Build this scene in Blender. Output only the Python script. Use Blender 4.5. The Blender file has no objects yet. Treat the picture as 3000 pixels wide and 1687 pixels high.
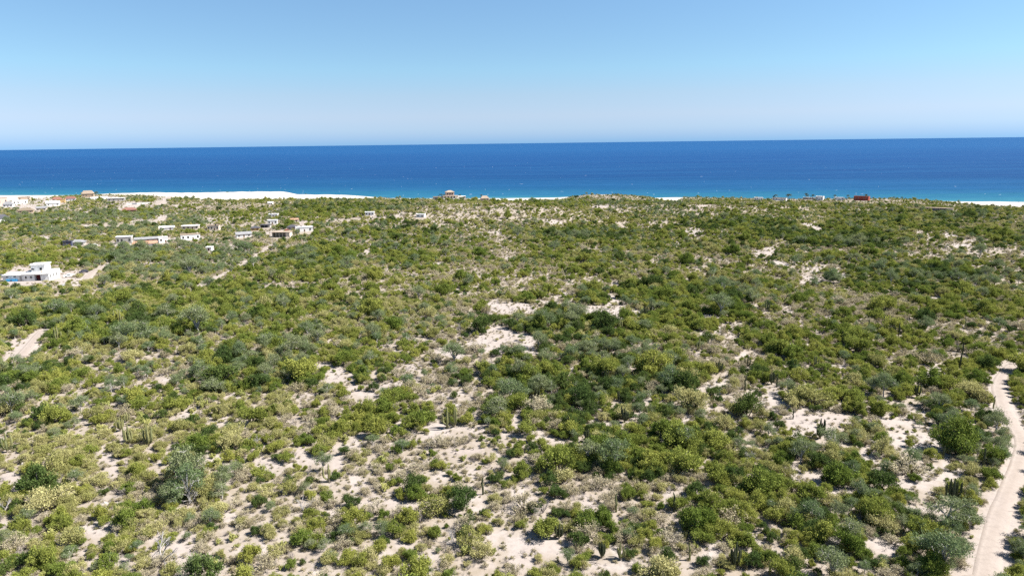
import bpy, math, random
import numpy as np
from mathutils import Vector, Matrix

# ------------------------------------------------------------------ camera, sky, sun, exposure
scene = bpy.context.scene
K = 1.524            # metres per layout unit
CH = 42.0 * K            # camera height above the near plain
SEA = -26.0 * K          # sea level
FPX = 2004.0         # focal length for a 3000 px wide picture
PITCH = math.atan(424.5 / FPX)
ROLL = math.atan(38 / 3000)
fw = np.array([0, math.cos(PITCH), -math.sin(PITCH)])
r0 = np.array([1.0, 0, 0])
u0 = np.array([0, math.sin(PITCH), math.cos(PITCH)])
rt = math.cos(ROLL) * r0 - math.sin(ROLL) * u0
up = math.sin(ROLL) * r0 + math.cos(ROLL) * u0
cam_d = bpy.data.cameras.new('camera')
cam = bpy.data.objects.new('camera', cam_d)
scene.collection.objects.link(cam)
cam_d.sensor_width = 36.0
cam_d.lens = 36.0 * FPX / 3000
cam_d.clip_start = 1.0
cam_d.clip_end = 200000.0
m = Matrix.Identity(4)
for i in range(3):
    m[i][0], m[i][1], m[i][2] = rt[i], up[i], -fw[i]
m[2][3] = CH
cam.matrix_world = m
scene.camera = cam

SUN_EL = math.radians(47)
SUN_AZ = math.radians(90)         # clockwise from the view direction (+Y)
world = bpy.data.worlds.new('World')
scene.world = world
world.use_nodes = True
wn = world.node_tree
wn.nodes.clear()
sky = wn.nodes.new('ShaderNodeTexSky')
sky.sky_type = 'NISHITA'
sky.sun_disc = False
sky.sun_elevation = SUN_EL
sky.sun_rotation = SUN_AZ
sky.altitude = 0
sky.air_density = 0.6
sky.dust_density = 0.0
sky.ozone_density = 3.0
bg = wn.nodes.new('ShaderNodeBackground')
bg.inputs['Strength'].default_value = 0.0755
wo = wn.nodes.new('ShaderNodeOutputWorld')
# colour tint by elevation: the sky loses its yellow towards the horizon all the way round
wtc = wn.nodes.new('ShaderNodeTexCoord')
wsx = wn.nodes.new('ShaderNodeSeparateXYZ')
wn.links.new(wtc.outputs['Generated'], wsx.inputs[0])
wrp = wn.nodes.new('ShaderNodeValToRGB')
for k, (ps, cl) in enumerate(((0.0, (.22, .36, .63)), (.0185, (.46, .50, .63)), (.037, (.64, .59, .63)), (.065, (.75, .70, .66)),
                              (.10, (.79, .86, .76)), (.19, (.91, 1.0, .91)), (1.0, (.93, 1, .95)))):
    el = wrp.color_ramp.elements[k] if k == 0 else (wrp.color_ramp.elements[1] if ps == 1.0 else wrp.color_ramp.elements.new(ps))
    if ps == 1.0:
        el = wrp.color_ramp.elements[len(wrp.color_ramp.elements) - 1]
    el.position = ps
    el.color = (*cl, 1)
wmx = wn.nodes.new('ShaderNodeMix')
wmx.data_type = 'RGBA'
wmx.blend_type = 'MULTIPLY'
wmx.inputs[0].default_value = 1.0
wn.links.new(wsx.outputs['Z'], wrp.inputs[0])
wn.links.new(sky.outputs[0], wmx.inputs[6])
wn.links.new(wrp.outputs[0], wmx.inputs[7])
wn.links.new(wmx.outputs[2], bg.inputs[0])
wn.links.new(bg.outputs[0], wo.inputs[0])

sun_d = bpy.data.lights.new('sun', 'SUN')
sun_d.energy = 5.0
sun_d.angle = math.radians(0.53)
sun_d.color = (1.0, 0.955, 0.88)
sun = bpy.data.objects.new('sun', sun_d)
scene.collection.objects.link(sun)
sd = Vector((math.sin(SUN_AZ) * math.cos(SUN_EL), math.cos(SUN_AZ) * math.cos(SUN_EL), math.sin(SUN_EL)))
sun.rotation_euler = sd.to_track_quat('Z', 'Y').to_euler()
sun.location = (0, 0, 300)

scene.view_settings.view_transform = 'Standard'
scene.view_settings.look = 'None'
scene.view_settings.exposure = 1.37
scene.view_settings.gamma = 1.0
scene.cycles.use_denoising = False
scene.cycles.max_bounces = 5
scene.cycles.diffuse_bounces = 3
scene.cycles.transmission_bounces = 3
scene.cycles.sample_clamp_indirect = 4.0

# ------------------------------------------------------------------ helpers
C = scene.collection
rng = np.random.default_rng(11)
rnd = random.Random(5)


def nodes(name):
    mt = bpy.data.materials.new(name)
    mt.use_nodes = True
    nt = mt.node_tree
    return mt, nt, nt.nodes['Principled BSDF'], nt.nodes['Material Output']


def N(nt, kind, **kw):
    n = nt.nodes.new(kind)
    for k, v in kw.items():
        setattr(n, k, v)
    return n


def mixc(nt, f, a, b, blend='MIX'):
    n = nt.nodes.new('ShaderNodeMix')
    n.data_type = 'RGBA'
    n.blend_type = blend
    for s, v in ((0, f), (6, a), (7, b)):
        if hasattr(v, 'is_linked') or isinstance(v, bpy.types.NodeSocket):
            nt.links.new(v, n.inputs[s])
        else:
            n.inputs[s].default_value = v if s == 0 or len(v) == 4 else (*v, 1)
    return n.outputs[2]


def maprange(nt, v, a, b, c=0.0, d=1.0):
    n = nt.nodes.new('ShaderNodeMapRange')
    n.clamp = True
    nt.links.new(v, n.inputs[0])
    for i, x in enumerate((a, b, c, d)):
        n.inputs[i + 1].default_value = x
    return n.outputs[0]


def noise(nt, scale, detail=4, rough=0.55, vec=None):
    n = nt.nodes.new('ShaderNodeTexNoise')
    n.inputs['Scale'].default_value = scale
    n.inputs['Detail'].default_value = detail
    n.inputs['Roughness'].default_value = rough
    if vec is not None:
        nt.links.new(vec, n.inputs['Vector'])
    return n.outputs[0]


def plain(name, col, rough=0.85, var=0.12, scale=1.5, spec=0.2, metal=0.0):
    mt, nt, b, o = nodes(name)
    tc = N(nt, 'ShaderNodeTexCoord')
    n = noise(nt, scale, 5, 0.6, tc.outputs['Object'])
    f = maprange(nt, n, 0.3, 0.7)
    dark = tuple(c * (1 - var) for c in col)
    lite = tuple(min(1, c * (1 + var * 0.5)) for c in col)
    nt.links.new(mixc(nt, f, dark, lite), b.inputs['Base Color'])
    b.inputs['Roughness'].default_value = rough
    b.inputs['Specular IOR Level'].default_value = spec
    b.inputs['Metallic'].default_value = metal
    return mt


def mesh(name, v, f, mats=None, midx=None, smooth=False):
    me = bpy.data.meshes.new(name)
    me.from_pydata([tuple(map(float, p)) for p in v] if not isinstance(v, list) else v, [],
                   [tuple(map(int, q)) for q in f] if not isinstance(f, list) else f)
    for mt in (mats or []):
        me.materials.append(mt)
    if midx is not None:
        me.polygons.foreach_set('material_index', np.asarray(midx, dtype=np.int32))
    if smooth:
        me.polygons.foreach_set('use_smooth', np.ones(len(me.polygons), dtype=bool))
    me.update()
    return me


def obj(name, me, parent=None, loc=None):
    o = bpy.data.objects.new(name, me)
    C.objects.link(o)
    if parent is not None:
        o.parent = parent
    if loc is not None:
        o.location = loc
    return o


def tag(o, label, cat, group=None, kind=None):
    if label:
        o['label'] = label
    if cat:
        o['category'] = cat
    if group:
        o['group'] = group
    if kind:
        o['kind'] = kind
    return o


def thing(name, label, cat, loc, rz=0.0, group=None, scale=None):
    o = obj(name, None, None, loc)
    o.rotation_euler = (0, 0, rz)
    o.empty_display_size = 0.5
    if scale is not None:
        o.scale = scale
    return tag(o, label, cat, group)


def smooth01(a, b, x):
    t = np.clip((x - a) / (b - a), 0, 1)
    return t * t * (3 - 2 * t)


def _hash(ix, iy, seed):
    h = (ix.astype(np.int64) * 374761393 + iy.astype(np.int64) * 668265263 + seed * 1442695041) & 0xFFFFFFFF
    h = ((h ^ (h >> 13)) * 1274126177) & 0xFFFFFFFF
    return ((h ^ (h >> 16)) & 0xFFFF) / 65535.0


def vnoise(x, y, s, seed=0):
    x = np.asarray(x, float) / (s * K)
    y = np.asarray(y, float) / (s * K)
    ix, iy = np.floor(x), np.floor(y)
    fx, fy = x - ix, y - iy
    fx, fy = fx * fx * (3 - 2 * fx), fy * fy * (3 - 2 * fy)
    a, b = _hash(ix, iy, seed), _hash(ix + 1, iy, seed)
    c, d = _hash(ix, iy + 1, seed), _hash(ix + 1, iy + 1, seed)
    return (a * (1 - fx) + b * fx) * (1 - fy) + (c * (1 - fx) + d * fx) * fy


def fbm(x, y, s, seed=0, o=3):
    v, w, t = 0, 1.0, 0
    for i in range(o):
        v = v + w * vnoise(x, y, s / 2 ** i, seed + i)
        t += w
        w *= 0.5
    return v / t


# ------------------------------------------------------------------ terrain heights
def shore_y(x):
    return 868 * K - 0.235 * x + 8 * K * np.sin(x / (130.0 * K))


def ray(px, py):
    return fw + rt * (px - 1500) / FPX + up * (843.5 - py) / FPX


# the land's outline against the sea, along the foredune
SKY = [(-400, 573), (0, 573), (130, 571), (250, 567), (330, 563), (440, 564), (560, 565), (700, 562), (790, 561), (830, 562),
       (870, 570), (1000, 571), (1080, 577), (1140, 580), (1230, 583), (1290, 579), (1380, 580), (1430, 583),
       (1500, 582), (1620, 580), (1680, 573), (1720, 568), (1790, 566), (1860, 570), (1910, 577), (1985, 579),
       (2040, 576), (2200, 579), (2300, 581), (2500, 580), (2620, 579), (2720, 584), (2790, 591), (2850, 593.5), (3000, 594), (3400, 596)]
_cx, _cz = [], []
for (px, py) in SKY:
    d = ray(px, py)
    t = 700.0 * K
    for _ in range(12):
        X = d[0] * t
        t = float((shore_y(X) - 48 * K) / d[1])
    if not (440 <= px <= 1090 or 1430 <= px <= 1640 or 1940 <= px <= 2010 or px >= 2830):
        d = ray(px, py + 4)
    _cx.append(d[0] * t)
    _cz.append(CH + d[2] * t)
_cx, _cz = np.array(_cx), np.maximum(np.array(_cz), SEA + 0.5)
HILLS = []   # x, y, sx, sy, height


def height(x, y):
    x, y = np.asarray(x, float), np.asarray(y, float)
    ys = shore_y(x)
    yc = ys - 48 * K
    base = -18.0 * K * np.clip((y - 170 * K) / np.maximum(yc - 170 * K, 50), 0, 1.0) ** 1.1
    base = np.where(y < 0, -y * 0.02, base)
    for (hx, hy, sx, sy, hh) in HILLS:
        base = base + K * hh * np.exp(-((x / K - hx) / sx) ** 2 - ((y / K - hy) / sy) ** 2)
    und = (fbm(x, y, 140, 3, 3) - 0.5) * 4.0 * K * smooth01(60 * K, 220 * K, np.hypot(x, y)) * (1 - 0.6 * smooth01(yc - 300 * K, yc - 60 * K, y))
    base = base + und + (fbm(x, y, 14, 9, 2) - 0.5) * 0.5
    zc = np.interp(x, _cx, _cz) + (vnoise(x, y, 9, 5) - 0.5) * 0.5
    z = base + (zc - base) * smooth01(yc - 150 * K, yc, y)
    z = np.where(y > yc, zc + (SEA - 0.15 - zc) * smooth01(yc, ys, y), z)
    z = np.where(y > ys, SEA - 0.15 - np.minimum((y - ys) * 0.12, 9), z)
    return z


def pix2world(px, py):
    d = ray(px, py)
    t = np.geomspace(40 * K, 1400 * K, 1500)
    z = CH + d[2] * t
    h = height(d[0] * t, d[1] * t)
    k = np.argmax(z <= h)
    if not (z <= h).any():
        k = len(t) - 1
    k = max(k, 1)
    a, b = z[k - 1] - h[k - 1], h[k] - z[k]
    tt = t[k - 1] + (t[k] - t[k - 1]) * (a / (a + b) if a + b > 1e-6 else 0)
    X, Y = d[0] * tt, d[1] * tt
    return float(X), float(Y), float(height(X, Y))


def world2pix(x, y, z):
    v0, v1, v2 = x, y, z - CH
    w = v0 * fw[0] + v1 * fw[1] + v2 * fw[2]
    w = np.where(w < 1, 1, w)
    a = v0 * rt[0] + v1 * rt[1] + v2 * rt[2]
    b = v0 * up[0] + v1 * up[1] + v2 * up[2]
    return 1500 + FPX * a / w, 843.5 - FPX * b / w, w


# inland hills (placed by their map position)
HILLS += [(-10, 470, 75, 60, 8.6), (-75, 420, 60, 70, 3.6), (115, 560, 90, 45, 4.0), (-330, 640, 150, 60, 5.0),
          (250, 480, 120, 80, -2.0), (70, 390, 30, 120, -2.5), (142, 690, 50, 110, -4.5), (430, 640, 130, 160, -5.5)]

# ------------------------------------------------------------------ what the ground shows, patch by patch
# tile: (offset x, offset y, scale, [cx, cy, rx, ry ...]) - bare sand
T = [
 (0, 1200, 2.976, [130,560,60,50, 230,650,110,30, 740,60,60,20, 830,320,50,25, 910,400,110,60, 930,520,120,40, 1000,570,60,40, 1530,430,80,40, 1890,410,80,45, 2020,80,70,40, 870,990,60,50, 760,1040,60,60, 1020,1060,70,20, 1900,900,140,50, 530,1160,100,35, 610,1230,50,30, 1180,1250,110,60, 1500,1090,90,40, 1650,1200,150,70, 700,1310,60,40, 780,1430,60,20, 1600,1420,80,40, 1960,1200,70,20, 2000,500,60,60, 30,610,60,20, 80,1000,50,30]),
 (700, 1200, 2.976, [560,400,150,60, 800,450,120,50, 1060,320,130,25, 1080,220,30,30, 1600,190,130,90, 1900,180,140,50, 1900,365,120,20, 670,590,100,30, 250,450,150,30, 560,340,60,30, 1080,630,70,70, 1700,560,100,40, 1890,760,90,40, 1450,840,120,60, 1980,840,90,30, 1440,1140,70,80, 1300,1280,70,30, 1950,1180,80,40, 320,1220,90,40, 860,870,70,20, 90,790,50,30, 700,1420,100,30, 1600,1340,40,30, 1240,810,60,40, 480,300,40,20, 440,120,40,40, 1330,100,60,50]),
 (1400, 1200, 2.976, [410,110,60,40, 260,240,120,30, 600,230,120,40, 150,380,80,30, 60,550,60,40, 440,600,80,30, 200,760,110,60, 300,650,60,40, 900,750,60,30, 1010,850,120,60, 1580,330,50,30, 200,1090,200,50, 500,1200,150,70, 700,1260,150,60, 450,1330,100,80, 1300,1180,60,40, 1350,1260,90,40, 1110,1350,180,40, 80,1390,80,40, 1160,140,40,30, 1400,110,60,20, 1990,220,80,30, 1760,60,60,40, 1850,1150,70,50, 1930,1250,60,40, 1900,700,40,50, 1680,715,50,20]),
 (2100, 1200, 2.976, [100,220,90,25, 700,590,90,50, 1000,670,110,50, 890,740,60,30, 1300,440,150,70, 1000,100,250,70, 1650,80,100,60, 1700,280,250,70, 1950,270,150,80, 1350,280,60,60, 1150,340,120,30, 1800,560,160,80, 1650,640,150,40, 2000,520,80,60, 1060,960,40,40, 1130,1150,110,40, 1550,1180,120,60, 600,1400,60,20, 1700,850,150,30, 1400,1160,60,30, 220,1140,80,30, 300,760,30,40, 540,150,60,40, 700,230,100,60]),
 (0, 850, 3.623, [330,590,180,60, 430,500,60,60, 80,680,100,60, 150,780,100,40, 460,900,90,40, 790,690,50,15, 1230,960,50,12, 1530,1180,60,50, 880,1340,70,20, 960,1400,80,30, 1940,1310,60,40, 2200,1360,90,40, 2480,1330,60,40, 2450,1130,50,30, 1700,970,60,25, 1040,1120,40,8]),
 (1400, 850, 3.623, [250,200,120,60, 420,200,150,40, 700,130,80,30, 980,160,80,20, 1400,120,40,40, 1250,220,150,50, 1480,230,120,60, 1650,250,120,30, 150,560,200,80, 300,430,120,40, 480,590,120,70, 500,480,150,30, 890,825,30,15, 2460,290,100,25, 2440,450,80,40, 2200,750,60,25, 2480,1000,80,40, 1700,1160,60,30, 1900,1190,50,20, 2160,1330,60,40, 2500,1270,40,40, 550,1310,40,60, 480,1390,70,40, 1400,1430,60,20, 1700,1390,90,40]),
 (700, 850, 3.623, [910,790,130,40, 1100,880,110,60, 1020,930,40,40, 570,610,40,12, 730,860,40,15, 1180,1050,130,60, 1500,1010,80,30, 1300,1120,100,30, 1400,1150,80,25, 1560,890,40,30, 1590,660,60,30, 1830,800,60,50, 1970,850,50,20, 2130,640,90,50, 2250,690,80,30, 2400,560,70,20, 1950,520,120,15, 2140,390,40,12, 2040,960,40,30, 2150,1110,60,30, 2360,1090,60,30, 2300,1240,50,25, 2050,1190,40,25, 280,1160,60,20, 180,1180,30,15, 700,1100,60,15, 1130,1250,80,40, 970,1260,40,40, 1260,1350,50,25, 1500,1180,40,30, 1600,1390,100,40, 2010,1410,80,30, 540,1400,40,40, 1100,490,40,15, 60,1270,40,20]),
 (2100, 850, 3.623, [60,300,60,30, 30,360,40,30, 330,150,40,30, 380,200,30,20, 640,310,110,25, 240,350,60,15, 790,190,70,20, 900,240,50,12, 1150,300,90,25, 1230,330,60,30, 740,500,50,25, 850,580,120,20, 700,400,50,20, 110,510,80,20, 100,430,60,15, 240,680,60,25, 1620,300,70,20, 1430,400,40,25, 1230,820,120,30, 1960,480,50,15, 1730,780,70,20, 1990,730,70,25, 1940,780,80,20, 2230,780,60,20, 2420,680,100,25, 2300,880,200,40, 2430,930,100,40, 2000,960,90,40, 2480,980,60,20, 450,840,40,15, 760,940,60,20, 160,930,60,40, 80,1000,80,25, 380,990,40,25, 990,975,50,25, 1060,1080,50,25, 700,1110,80,60, 620,1180,110,60, 780,1160,60,30, 120,1240,160,45, 430,1180,40,50, 1440,1170,60,25, 1700,1210,50,20, 2080,1180,90,25, 1000,1280,100,50, 950,1340,130,60, 1480,1390,150,40, 1600,1300,60,30, 2000,1370,80,40, 2150,1430,100,30, 2300,1410,60,20]),
 (900, 600, 3.68, [1160,930,40,20, 1200,890,30,10, 1420,640,100,20, 2060,1060,80,25, 2520,1050,60,25, 1800,815,25,8, 910,1020,40,25, 780,740,40,15, 2200,590,50,20, 580,270,40,12, 1880,350,60,20, 2050,300,80,25, 620,500,60,30, 800,490,30,20, 740,130,70,10, 960,110,90,12, 280,150,70,8]),
 (1600, 600, 3.68, [90,190,90,25, 1600,290,80,40, 1700,290,60,20, 1410,410,40,20, 1660,370,50,15, 2350,500,120,40, 2560,640,60,30, 740,850,70,25, 700,1000,50,50, 130,960,80,30, 280,980,40,25, 100,1060,80,20, 500,1090,150,20, 1030,685,20,8, 950,690,30,12, 1560,780,40,20, 2180,1070,50,30, 2020,960,40,15, 910,320,40,12, 690,410,30,12, 560,800,25,30, 30,1060,40,30, 1650,10,120,6, 600,20,120,12]),
 (2300, 600, 3.68, [270,230,110,25, 360,260,90,20, 180,220,50,15, 520,290,60,15, 890,90,40,12, 1100,400,30,10, 1460,310,40,12, 1760,330,90,25, 1570,360,50,15, 2030,380,80,15, 1900,440,120,25, 2150,500,80,20, 2300,490,60,15, 1750,490,40,10, 60,650,60,20, 300,700,110,25, 480,740,50,15, 260,790,90,25, 200,830,50,15, 620,770,50,20, 730,730,40,10, 1230,880,30,8, 1680,1020,60,15, 2020,815,30,10, 1510,1010,40,10, 350,1010,40,15, 1650,58,220,8]),
 (0, 540, 4.528, [1160,550,150,15, 1870,490,200,15, 2170,440,90,30, 610,700,110,20, 1310,660,90,12, 2160,220,80,35, 1740,240,100,20, 330,290,120,30, 1600,340,50,30, 1100,375,80,6, 2200,590,60,15, 270,270,360,40, 130,200,270,36, 680,230,270,30, 450,330,180,24, 1360,180,270,30, 1770,280,180,36, 60,450,90,40, 1500,560,120,12, 900,1290,130,60, 1000,1150,150,30, 330,1290,330,60, 350,1180,330,90, 650,1150,90,60, 870,1200,150,50, 1550,790,200,20, 1320,180,120,25, 620,200,150,25]),
 (450, 540, 4.528, [770,480,70,30, 980,490,60,20, 1070,840,110,20, 1600,650,150,18, 1980,530,60,35, 1870,490,60,15, 250,810,80,30, 260,720,120,20, 650,710,60,12, 300,285,60,15, 110,210,90,40, 110,440,120,25]),
]
SAND = np.array([(ox + L[i] / s, oy + L[i + 1] / s, L[i + 2] / s, L[i + 3] / s)
                 for ox, oy, s, L in T for i in range(0, len(L), 4)])
DARK = [(1950,900,260,80),(1650,1000,250,80),(1750,1120,300,90),(1850,1300,250,100),(2300,1420,250,100),(2500,1560,300,100),(620,880,300,50),(350,950,300,60),(950,760,150,40),(1150,750,120,30),(1700,690,150,20),(2150,650,150,15),(2250,660,120,20),(2450,700,180,30),(2650,820,250,40),(2700,640,250,20),(950,1080,200,60),(700,1100,150,50),(100,1100,120,40),(1000,605,250,8)]
BLUE = [(500,760,250,60),(300,650,300,40),(1050,605,150,12),(1900,620,150,25),(550,1430,120,60),(950,1480,150,60),(1050,1580,200,80),(200,640,200,30),(480,1640,120,30),(1900,890,120,40)]
OLIVE = [(1450,640,250,50),(1350,750,250,60),(1550,850,200,40),(250,1350,250,80),(200,1550,250,100),(1700,860,150,50),(2300,620,500,30)]
VEGX = [-400, 0, 250, 420, 480, 590, 950, 1000, 1060, 1110, 1230, 1430, 1500, 1640, 1690, 1900, 1930, 1985, 2030, 2700, 2800, 2850, 3000, 3400]
VEGY = [600, 590, 570, 572, 577, 586, 586, 585, 582, 578, 560, 588, 589, 586, 570, 570, 586, 588, 560, 560, 594, 598, 608, 625]


def inside(px, py, L):
    out = np.full(px.shape, -9.0)
    for (cx, cy, rx, ry) in L:
        out = np.maximum(out, 1 - ((px - cx) / rx) ** 2 - ((py - cy) / ry) ** 2)
    return out


def sandmask(x, y, pad=0.0):
    """>0 where the ground is open sand (map position in metres)"""
    z = height(x, y)
    px, py, w = world2pix(x, y, z)
    px = px + (vnoise(x, y, 5, 21) - 0.5) * 6 * K * FPX / np.maximum(w, 60)
    py = py + (vnoise(x, y, 4, 22) - 0.5) * 4 * K * FPX / np.maximum(w, 60) * 0.4
    out = np.full(px.shape, -9.0)
    for (cx, cy, rx, ry) in SAND:
        bp = pad * K * FPX / w
        rr = rx * 1.02
        ryy = ry * 1.02 + bp
        out = np.maximum(out, 1 - ((px - cx) / rr) ** 2 - ((py - (cy + bp)) / ryy) ** 2)
    return out


# ------------------------------------------------------------------ tracks
def spline(pts, n):
    pts = np.array(pts, float)
    k = len(pts)
    out = []
    for i in range(k - 1):
        p0, p1, p2, p3 = pts[max(i - 1, 0)], pts[i], pts[i + 1], pts[min(i + 2, k - 1)]
        for t in np.linspace(0, 1, n, endpoint=False):
            out.append(0.5 * ((2 * p1) + (-p0 + p2) * t + (2 * p0 - 5 * p1 + 4 * p2 - p3) * t ** 2 + (-p0 + 3 * p1 - 3 * p2 + p3) * t ** 3))
    out.append(pts[-1])
    return np.array(out)


ROADS = []
# the sandy road on the right: centre line in map metres via points seen on the ground
road_px = [(2858,1760),(2886,1687),(2913,1560),(2947,1459),(2990,1350),(2996,1290),(2962,1235),(2935,1179),(2928,1128),(2945,1092),(2985,1060),(3060,1030),(3160,1005),(3330,985),(3560,960),(3900,940)]
rp = [pix2world(*p)[:2] for p in road_px]
rp = [(rp[0][0] - 12, rp[0][1] - 40)] + rp
ROADS.append(('dirt_road', spline(rp, 14), 1.95))
for pts, hw in (([(850,690),(820,705),(785,725),(757,750),(720,772),(660,803),(600,833),(540,870)], 1.5),
                ([(240,838),(268,802),(300,786),(328,773)], 2.4), ([(455,602),(475,588),(497,576)], 5.0),
                ([(455,652),(478,640),(512,628)], 3.5), ([(752,692),(790,686),(830,676),(880,664),(890,650)], 2.5),
                ([(60,1045),(92,1010),(112,985),(128,968)], 2.2)):
    ROADS.append(('dirt_track', spline([pix2world(*p)[:2] for p in pts], 8), hw))


def road_dist(x, y, which=None):
    out = np.full(np.shape(x), 999.0)
    for i, (nm, c, hw) in enumerate(ROADS):
        if which is not None and i != which:
            continue
        for a, b in zip(c[:-1], c[1:]):
            ab = b - a
            L = max(ab @ ab, 1e-6)
            t = np.clip(((x - a[0]) * ab[0] + (y - a[1]) * ab[1]) / L, 0, 1)
            d = np.hypot(x - a[0] - t * ab[0], y - a[1] - t * ab[1]) - hw
            out = np.minimum(out, d)
    return out


# ------------------------------------------------------------------ ground
def sand_material(name, light, dark, use_attr=True, tracks=False):
    mt, nt, b, o = nodes(name)
    geo = N(nt, 'ShaderNodeNewGeometry')
    pos = geo.outputs['Position']
    n1 = noise(nt, 0.05, 6, 0.6, pos)
    n2 = noise(nt, 0.9, 6, 0.65, pos)
    n3 = noise(nt, 6.0, 3, 0.6, pos)
    c = mixc(nt, maprange(nt, n1, 0.3, 0.7), light, dark)
    c = mixc(nt, maprange(nt, n2, 0.45, 0.8, 0, 0.55), c, tuple(x * 0.62 for x in dark))
    c = mixc(nt, maprange(nt, n3, 0.58, 0.75, 0, 0.35), c, tuple(x * 0.5 for x in dark))
    if use_attr:
        at = N(nt, 'ShaderNodeAttribute', attribute_name='litter')
        n4 = noise(nt, 0.55, 5, 0.7, pos)
        f = nt.nodes.new('ShaderNodeMath')
        f.operation = 'MULTIPLY'
        nt.links.new(at.outputs['Fac'], f.inputs[0])
        nt.links.new(maprange(nt, n4, 0.3, 0.62, 0.25, 1.0), f.inputs[1])
        c = mixc(nt, f.outputs[0], c, (0.235, 0.195, 0.145))
        ab = N(nt, 'ShaderNodeAttribute', attribute_name='beach')
        c = mixc(nt, ab.outputs['Fac'], c, (0.45, 0.42, 0.385))
    if tracks:
        ar = N(nt, 'ShaderNodeAttribute', attribute_name='rut')
        c = mixc(nt, ar.outputs['Fac'], c, (0.25, 0.205, 0.175))
    nt.links.new(c, b.inputs['Base Color'])
    b.inputs['Roughness'].default_value = 0.95
    b.inputs['Specular IOR Level'].default_value = 0.1
    bp = nt.nodes.new('ShaderNodeBump')
    bp.inputs['Strength'].default_value = 0.6
    bp.inputs['Distance'].default_value = 0.12
    nt.links.new(n2, bp.inputs['Height'])
    nt.links.new(bp.outputs[0], b.inputs['Normal'])
    return mt


M_ground = sand_material('sandy_ground', (0.365, 0.325, 0.302), (0.315, 0.270, 0.243))
M_road = sand_material('road_sand', (0.355, 0.308, 0.280), (0.315, 0.267, 0.236), use_attr=False, tracks=True)

az = np.concatenate([np.linspace(-180, -55, 50)[:-1], np.linspace(-55, 55, 330), np.linspace(55, 180, 50)[1:-1]])
rad = np.geomspace(8, 1700 * K, 330)
A, Rr = np.meshgrid(np.radians(az), rad)
gx, gy = (Rr * np.sin(A)).ravel(), (Rr * np.cos(A)).ravel()
gz = height(gx, gy)
nA, nR = len(az), len(rad)
idx = np.arange(nA * nR).reshape(nR, nA)
q = []
i0, i1 = idx[:-1], idx[1:]
nx0, nx1 = np.roll(i0, -1, 1), np.roll(i1, -1, 1)
q = np.stack([i0, nx0, nx1, i1], -1).reshape(-1, 4)[:, ::-1]
verts = np.stack([gx, gy, gz], 1)
verts = np.vstack([verts, [[0, 0, float(height(0, 0))]]])
faces = q.tolist() + [[nA * nR, idx[0, i], idx[0, (i + 1) % nA]][::-1] for i in range(nA)]
gm = mesh('ground', verts.tolist(), faces, [M_ground], smooth=True)
sm = sandmask(verts[:, 0], verts[:, 1])
rdg = road_dist(verts[:, 0], verts[:, 1])
lit = np.clip(0.75 - smooth01(-0.6, 0.3, sm) * 0.75, 0, 1) * smooth01(-0.5, 2.5, rdg)
px_, py_, w_ = world2pix(verts[:, 0], verts[:, 1], verts[:, 2])
bea = smooth01(-2, 2, np.interp(px_, VEGX, VEGY) - py_) * (verts[:, 1] > 400 * K)
bea = np.maximum(bea, smooth01(-34 * K, -22 * K, verts[:, 1] - shore_y(verts[:, 0])))
for nm, arr in (('litter', lit), ('beach', bea)):
    at = gm.attributes.new(nm, 'FLOAT', 'POINT')
    at.data.foreach_set('value', arr.astype(np.float32))
g = obj('ground', gm)
tag(g, 'pale sandy ground with bare patches sloping down to the beach', 'ground', kind='structure')

# dirt road sheets with wheel ruts
for i, (nm, c, hw) in enumerate(ROADS):
    V, Fc = [], []
    prof = [-1.0, -0.72, -0.5, -0.3, 0.0, 0.3, 0.5, 0.72, 1.0]
    lift = [-0.45, 0.03, -0.02, 0.03, 0.04, 0.03, -0.02, 0.03, -0.45]
    tan = np.gradient(c, axis=0)
    tan /= np.linalg.norm(tan, axis=1)[:, None]
    for k, (p, t) in enumerate(zip(c, tan)):
        nrm = np.array([t[1], -t[0]])
        wv = hw * (1 + 0.22 * (vnoise(p[0], p[1], 7, 31 + i) - 0.5))
        for s, l in zip(prof, lift):
            e = p + nrm * s * wv * (1 + 0.12 * (vnoise(p[0] + s * 50, p[1], 3, 40) - 0.5))
            V.append((e[0], e[1], float(height(e[0], e[1])) + 0.10 + l * (0.8 if i == 0 else 1.0)))
    n = len(prof)
    for k in range(len(c) - 1):
        for j in range(n - 1):
            Fc.append((k * n + j, k * n + j + 1, (k + 1) * n + j + 1, (k + 1) * n + j))
    rme = mesh(nm, V, Fc, [M_road], smooth=True)
    ra = rme.attributes.new('rut', 'FLOAT', 'POINT')
    ra.data.foreach_set('value', np.tile(np.array([.25, .28, .0, .16, .32, .16, .0, .28, .25], np.float32), len(c)) * np.repeat(np.array([0.5 + vnoise(p[0], p[1], 6, 90) for p in c], np.float32), n))
    o = obj(nm, rme)
    if i == 0:
        tag(o, 'pale sandy dirt road with wheel ruts winding past the scrub', 'road', kind='structure')
    else:
        tag(o, 'short pale dirt track cut through the scrub towards the houses', 'track', 'dirt tracks to the houses', kind='structure')

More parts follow.
